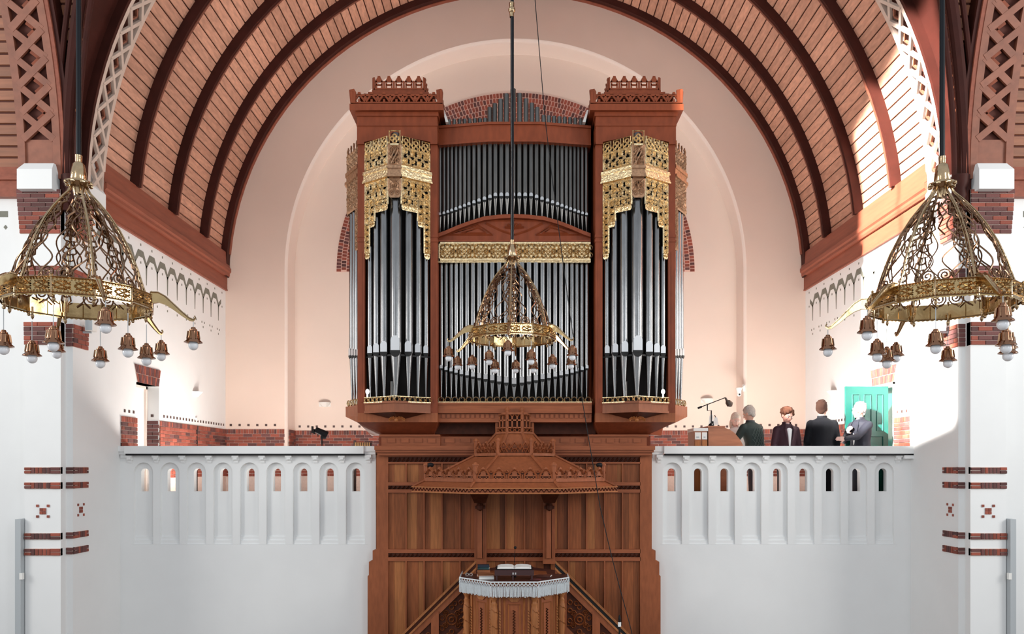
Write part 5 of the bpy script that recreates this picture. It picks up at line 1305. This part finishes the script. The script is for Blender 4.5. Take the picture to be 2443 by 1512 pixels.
# cupboard with white fronts left of it
t = thing('music_cabinet', 'low white-fronted cabinet standing left of the organ console', 'cabinet', (X(1672,D_),D_,GF)); x0, x1 = X(1656,D_), X(1688,D_)
part('carcass', MB().box(x0,D_+.02,GF,x1,D_+.5,Z(1028,D_)), oc, t); part('top', MB().plan([(x0-.01,D_),(x1+.01,D_),(x1+.01,D_+.5),(x0-.01,D_+.5)],Z(1028,D_),Z(1021,D_)), M['offwhite'], t)
for a, c in ((1658,1672),(1675,1687)):
    dr = part('drawer', MB().pbox(a,c,1031,1048,D_,.02), M['offwhite'], t); part('door', MB().pbox(a,c,1050,1200,D_,.02), M['oak_light'], t)
    part('label_holder', MB().pbox(a+4,c-4,1041,1044,D_-.006,.006), M['grey_board'], dr)
# music desk with sheets
t = thing('sheet_music', 'white sheets of music leaning on the desk above the console', 'sheet music', (X(1705,14.3),14.3,Z(1017,14.3)))
for (q) in ([(1690,1016),(1693,990),(1701,988),(1703,1014)],[(1700,1014),(1704,996),(1711,994),(1715,1013)],[(1685,1018),(1700,1004),(1703,1006),(1694,1019)]):
    part('sheet', MB().ele([(X(a,14.3),Z(c,14.3)) for a,c in q], 14.3, 14.304), M['paper'], t)
part('desk_edge', MB().tube([P(1705,990,14.35),P(1715,1017,14.35)],.008,5), M['black'], t)
# desk lamp
Dl = 14.1; t = thing('desk_lamp', 'black boom lamp with round shade standing on the organ console', 'lamp', (X(1697,Dl),Dl,Z(1017,Dl)))
part('pole', MB().tube([P(1697,1017,Dl),P(1697,979,Dl),P(1687.5,979,Dl),P(1687.5,963,Dl)],.011,6), M['black'], t); part('base', MB().lathe([(.001,0),(.05,0),(.05,.02),(.001,.025)],P(1697,1017,Dl),10), M['black'], t)
part('boom', MB().tube([P(1666,973,Dl),P(1731,948,Dl)],.009,6).tube([P(1665,973.5,Dl),P(1674,970,Dl)],.02,6), M['black'], t)
part('shade', MB().tube([P(1731,949,Dl),P(1734,955,Dl),P(1736,958,Dl),P(1742,965,Dl),P(1744,970,Dl)],[.018,.022,.05,.062,.02],12), mat('lamp_shade_bronze',(.10,.07,.055),.3), t, smooth=True)

# ================================================================ people
def remesh(o, v, it=3):
    m = o.modifiers.new('remesh','REMESH'); m.mode = 'VOXEL'; m.voxel_size = v; m.use_smooth_shade = True
    if it: s = o.modifiers.new('smooth','SMOOTH'); s.iterations = it; s.factor = .5
    return o
def ell(b, secs, n=16):
    """stack of elliptic sections (cx,cy,z,rx,ry)"""
    k = len(b.v)//1; vs = []
    for (cx,cy,z,rx,ry) in secs:
        for i in range(n): a = 2*PI*i/n; vs.append((cx+rx*math.cos(a), cy+ry*math.sin(a), z))
    fs = [(i*n+j, i*n+(j+1)%n, (i+1)*n+(j+1)%n, (i+1)*n+j) for i in range(len(secs)-1) for j in range(n)]
    return b.add(vs, fs+[tuple(range(n))[::-1], tuple(range((len(secs)-1)*n, len(secs)*n))])
def limb(b, pts, rs):
    full = []; rr = []
    for i in range(len(pts)-1):
        for j in range(6):
            f = j/6; full.append(Vector(pts[i]).lerp(Vector(pts[i+1]), f)); rr.append(rs[i]+(rs[i+1]-rs[i])*f)
    full.append(Vector(pts[-1])); rr.append(rs[-1]); b.tube(full, rr, 12)
    for p, r in zip(pts, rs): b.ball(p, r*1.0, 10, 8)
def hand(b, wrist, d, palm_n, curl=.5, side=1):
    d = Vector(d).normalized(); nrm = Vector(palm_n); nrm = (nrm-d*nrm.dot(d)).normalized(); s = d.cross(nrm)*side
    w = Vector(wrist)
    for f in (0,.25,.5,.75,1): 
        for q in (-1,-.33,.33,1): b.ball(w+d*(.02+.07*f)+s*q*.026, .0155, 8, 6)
    for q, ln in ((-1,.062),(-.33,.076),(.33,.080),(1,.070)):
        p0 = w+d*.09+s*q*.030; p1 = p0+(d*(1-.3*curl)+nrm*curl*.6).normalized()*ln*.45; p2 = p1+(d*(1-.9*curl)+nrm*curl*1.1).normalized()*ln*.32; p3 = p2+(d*(1-1.3*curl)+nrm*curl*1.4).normalized()*ln*.25
        b.tube([p0-d*.02,p0,p1,p2,p3],[.009,.0095,.009,.008,.006],8)
    p0 = w+d*.03+s*.03; p1 = p0+(d*.6+s*.8+nrm*.2).normalized()*.04; p2 = p1+(d*.9+s*.3+nrm*.4).normalized()*.032
    b.tube([p0,p1,p2],[.013,.011,.008],8)
def figure(name_label, x, y, head_dir, H, jacket, trouser, hair_col, skin, arms, head_turn=0, nod=0, hair='short', lean=(0,0), shirt=None, glasses=False, collar=None, quilt=False, build=1.0, shoe=None, open_front=False):
    """local frame: +y forward, +x the figure's right is -x (left hand +x mirrored by caller)"""
    k = H/1.75; t = thing('person', name_label, 'person', (x, y, GF), 'people on the gallery'); t.rotation_euler = (0,0,head_dir-PI/2)
    ORGL = Vector((x,y,GF))
    def pt(nm, b, m, parent=t, **kw):
        vs = [(v[0]*k+x, v[1]*k+y, v[2]*k+GF) for v in b.v]; b2 = MB(); b2.v = vs; b2.f = b.f
        return part(nm, b2, m, parent, **kw)
    lx, ly = lean
    L = lambda z: (lx*max(0,z-.9)/.6, ly*max(0,z-.9)/.6)
    def sec(z, rx, ry, dy=0): a, c = L(z); return (a, c+dy, z, rx*build, ry*build)
    hx, hy = L(1.5); hz = 1.615; hc = Vector((hx, hy+.03, hz))
    R = Matrix.Rotation(head_turn, 3, 'Z') @ Matrix.Rotation(-nod, 3, 'X')
    def H_(v): return hc + R @ (Vector(v)*1.12)
    skinm = mat('skin', skin, .55); body = MB()
    ell(body, [sec(.80,.15,.11),sec(.95,.165,.12),sec(1.08,.145,.105),sec(1.25,.17,.115),sec(1.38,.18,.11),sec(1.44,.12,.09),sec(1.47,.06,.06)])
    limb(body, [(hx,hy,1.42),(hx,hy+.015,1.52),tuple(H_((0,-.01,-.05)))], [.062,.056,.055])
    for sg in (-1,1): limb(body, [(sg*.09,0,.92),(sg*.10,.01,.50),(sg*.105,-.01,.10)], [.085,.058,.042]); body.tube([(sg*.105,-.05,.05),(sg*.11,.05,.045),(sg*.115,.16,.03)],[.045,.045,.03],10)
    # head: skull, jaw, face features
    hd = MB(); 
    def hb(v, r, sc=(1,1,1), n=14, m_=10): q = MB().ball((0,0,0), r, n, m_, sc); hd.add([H_((v[0]+p[0], v[1]+p[1], v[2]+p[2])) for p in q.v], q.f)
    hb((0,-.01,.03),.095,(.80,1.02,.98)); hb((0,.025,-.035),.072,(.84,.92,1.05)); hb((0,.055,-.085),.030,(1,.8,.8)); hb((0,.092,.0),.016,(.8,1,1.5)); hb((0,.105,-.018),.0145,(1,.95,.8)); hb((0,.075,.032),.05,(1.15,.35,.28))
    hb((0,.088,-.050),.020,(1.25,.5,.42)); 
    for sg in (-1,1): hb((sg*.078,-.01,-.003),.026,(.35,.75,1.2)); hb((sg*.04,.062,-.02),.028,(1,.7,.8)); hb((sg*.010,.103,-.022),.008)
    body.add(hd.v, hd.f)
    jk = MB(); g = .022
    ell(jk, [sec(.74,.195,.145),sec(.85,.195,.145),sec(.95,.185,.14),sec(1.08,.168,.13),sec(1.22,.19,.14),sec(1.34,.20,.135),sec(1.42,.165,.115),sec(1.455,.10,.085),sec(1.475,.07,.068,.005)], 20)
    sl = MB()
    for (S, E_, Wr, hd_d, hd_n, sd) in arms:
        a, c = L(1.4); S2 = Vector(S)+Vector((a,c,0)); E2 = Vector(E_)+Vector((a*.8,c*.8,0)); W2 = Vector(Wr)+Vector((a*.8,c*.8,0))
        limb(body, [S2, E2, W2], [.05,.040,.026]); hand(body, W2, hd_d, hd_n, .55, sd)
        limb(jk, [S2, E2, W2.lerp(E2,.06)], [.072*build,.058,.045])
    o = pt('body', body, skinm); remesh(o, .0095, 1)
    j = pt('jacket', jk, jacket); remesh(j, .014, 3)
    tr = MB(); ell(tr, [(0,0,.72,.175,.13),(0,0,.85,.17,.13),(0,0,.98,.155,.118)])
    for sg in (-1,1): limb(tr, [(sg*.09,0,.84),(sg*.10,.01,.50),(sg*.105,-.012,.07)], [.105,.078,.062])
    remesh(pt('trousers', tr, trouser), .016, 2)
    for sg in (-1,1):
        b = MB(); ell(b, [(sg*.11,.04,.0,.052,.135),(sg*.11,.04,.03,.052,.135),(sg*.108,.015,.07,.045,.09),(sg*.106,-.01,.10,.04,.05)]); pt('shoe', b, M['black'])
    # collar
    a, c = L(1.47); b = MB(); prof_ = [(.085,1.44),(.080,1.50),(.072,1.505),(.072,1.45)]
    b.lathe([(r,z) for r,z in prof_], (a,c+.01,0), 18, math.radians(130), math.radians(410)); pt('collar', b, collar or jacket)
    if shirt:
        b = MB(); ell(b, [sec(1.02,.008,.02,.126),sec(1.2,.03,.02,.130),sec(1.36,.058,.02,.118),sec(1.43,.055,.04,.06),sec(1.475,.062,.062,.01)], 12); pt('shirt', b, shirt, smooth=True)
        if open_front or True:
            for sg in (-1,1): b = MB().tube([(a+sg*.055,c+.09,1.46),(sg*.085+a*.8,.145+c*.8,1.36),(sg*.05+a*.4,.155+c*.5,1.15)],[.012,.022,.010],6,.5); pt('lapel', b, collar or jacket)
    # hair
    hm = mat('hair', hair_col, .9, spec=.1, noise=.3, scale=60); hr = MB()
    def hh(v, r, sc=(1,1,1)): q = MB().ball((0,0,0), r, 12, 9, sc); hr.add([H_((v[0]+p[0], v[1]+p[1], v[2]+p[2])) for p in q.v], q.f)
    hh((0,-.022,.045),.100,(.86,1.02,.98)); 
    for sg in (-1,1): hh((sg*.062,-.03,.02),.045,(.5,1.1,1.2))
    hh((0,-.065,-.01),.06,(1.1,.6,1.1))
    if hair == 'curly':
        for i in range(70):
            a = random.uniform(0,2*PI); e_ = random.uniform(-.35,1.4); q = Vector((math.cos(a)*math.cos(e_)*.098, math.sin(a)*math.cos(e_)*.108-.02, .035+math.sin(e_)*.105))
            if q.y > .045 and q.z < .075: continue
            hh(q, random.uniform(.018,.030))
    elif hair == 'long':
        for sg in (-1,1): hh((sg*.06,-.03,-.08),.05,(.7,1,1.9))
        hh((0,-.06,-.10),.07,(1.1,.6,1.5))
    else:
        for i in range(24):
            a = random.uniform(0,2*PI); e_ = random.uniform(.35,1.5); q = Vector((math.cos(a)*math.cos(e_)*.082, math.sin(a)*math.cos(e_)*.095-.022, .045+math.sin(e_)*.093)); hh(q, random.uniform(.014,.022))
    remesh(pt('hair', hr, hm), .0085, 1)
    # eyes, brows, mouth
    fc = MB()
    dark = mat('eye_dark',(.03,.02,.02),.3); b = MB(); w_ = MB(); mo = MB()
    for sg in (-1,1):
        q = MB().ball((0,0,0),.011,8,6); w_.add([H_((p[0]+sg*.031,p[1]+.079,p[2]+.010)) for p in q.v], q.f)
        q = MB().ball((0,0,0),.0055,8,6); b.add([H_((p[0]+sg*.031,p[1]+.088,p[2]+.010)) for p in q.v], q.f)
    pt('eye', w_, M['paper']); pt('iris', b, dark)
    b = MB()
    for sg in (-1,1): b.tube([H_((sg*.048,.078,.030)),H_((sg*.032,.088,.036)),H_((sg*.016,.089,.032))],.0045,5)
    pt('eyebrow', b, hm)
    q = MB().ball((0,0,0),.018,10,6,(1.2,.4,.3)); mo.add([H_((p[0],p[1]+.0955,p[2]-.050)) for p in q.v], q.f); pt('mouth', mo, mat('lips',(.45,.13,.11),.5))
    if glasses:
        b = MB()
        for sg in (-1,1):
            b.tube([H_((sg*.032+.021*math.cos(a),.099,.010+.016*math.sin(a))) for a in [PI*2*i/10 for i in range(11)]],.0022,5); b.tube([H_((sg*.053,.098,.014)),H_((sg*.078,.0,.014))],.0022,5)
        b.tube([H_((-.011,.101,.013)),H_((.011,.101,.013))],.0022,5); pt('spectacles', b, M['black'])
    return t, pt, L
hang = lambda sg, fw=0: ((sg*.185,0,1.36),(sg*.245,-.03+fw*.5,1.07),(sg*.235,.08+fw,.84),(0,.25,-1),(-sg,0,0),-sg)
quiltm = mat('quilted_green',(.022,.034,.032),.7, spec=.2); suit = mat('black_suit',(.006,.0065,.009),.8, spec=.15); plum = mat('plum_jacket',(.035,.014,.022),.7, spec=.2); navyj = mat('navy_jacket',(.016,.017,.026),.7, spec=.2)
jean = mat('dark_trousers',(.03,.035,.05),.8); lightc = mat('white_cardigan',(.75,.72,.70),.8); shirtm = mat('white_shirt',(.8,.8,.8),.8)
skin = (.62,.36,.27)
# man in the quilted jacket at the console, turned away and bent towards it
t,pt,L = figure('white-haired person in a quilted dark green jacket leaning over the organ console', 4.36, 14.42, math.radians(118), 1.74, quiltm, jean, (.55,.50,.45), skin,
    [((-.185,0,1.36),(-.30,.12,1.12),(-.20,.36,1.08),(.3,1,-.1),(0,0,-1),1), ((.185,0,1.36),(.27,.08,1.08),(.16,.30,1.02),(-.3,1,-.1),(0,0,-1),-1)], head_turn=.3, nod=.35, lean=(-.03,.12), build=1.13, collar=mat('dark_collar',(.02,.025,.03),.7))
b = MB()
for i in range(-5,6):
    for sg in (-1,1):
        pts = []
        for j in range(9):
            z = .80+j*.07; a, c = L(z); u = i*.055+sg*(z-1.08)*.55; 
            if abs(u) > .15: continue
            ry = (.145+.0)*1.13; rx = .19*1.13; pts.append((a+u, c-ry*math.sqrt(max(.05,1-(u/rx)**2))-.004, z))
        if len(pts) > 1: b.tube(pts,.004,4)
pt('quilting', b, mat('quilt_stitch',(.06,.09,.085),.8))
figure('fair person in white seated at the console, left of the quilted jacket', 4.17, 15.1, math.radians(-100), 1.66, lightc, jean, (.80,.70,.60), (.80,.55,.47), [hang(-1,.1),hang(1,.1)], nod=.5, hair='long', head_turn=.2)
figure('person with curly brown hair in a plum jacket over a white shirt, looking down', 4.80, 14.12, math.radians(-82), 1.68, plum, jean, (.085,.035,.022), (.58,.30,.24), [hang(-1,.05),hang(1,.05)], nod=.45, head_turn=.12, hair='curly', shirt=shirtm, open_front=True, collar=plum)
figure('tall person with short dark hair in a black suit, seen from behind', 5.39, 14.0, math.radians(80), 1.80, suit, suit, (.03,.014,.010), skin, [hang(-1,.12),hang(1,.02)], head_turn=-.35, nod=-.02, build=1.06, shirt=shirtm, collar=suit)
figure('white-haired person with glasses in a dark navy jacket, one hand on the chest', 6.07, 14.02, math.radians(200), 1.77, navyj, jean, (.85,.85,.85), (.80,.50,.42),
    [((-.185,0,1.36),(-.17,.22,1.16),(-.13,.46,1.12),(.1,1,0),(1,0,0),1), ((.185,0,1.36),(.27,.10,1.10),(.10,.20,1.25),(-.8,.3,.5),(0,-1,0),-1)], head_turn=-.15, nod=.0, glasses=True, shirt=shirtm, build=1.08, collar=navyj)
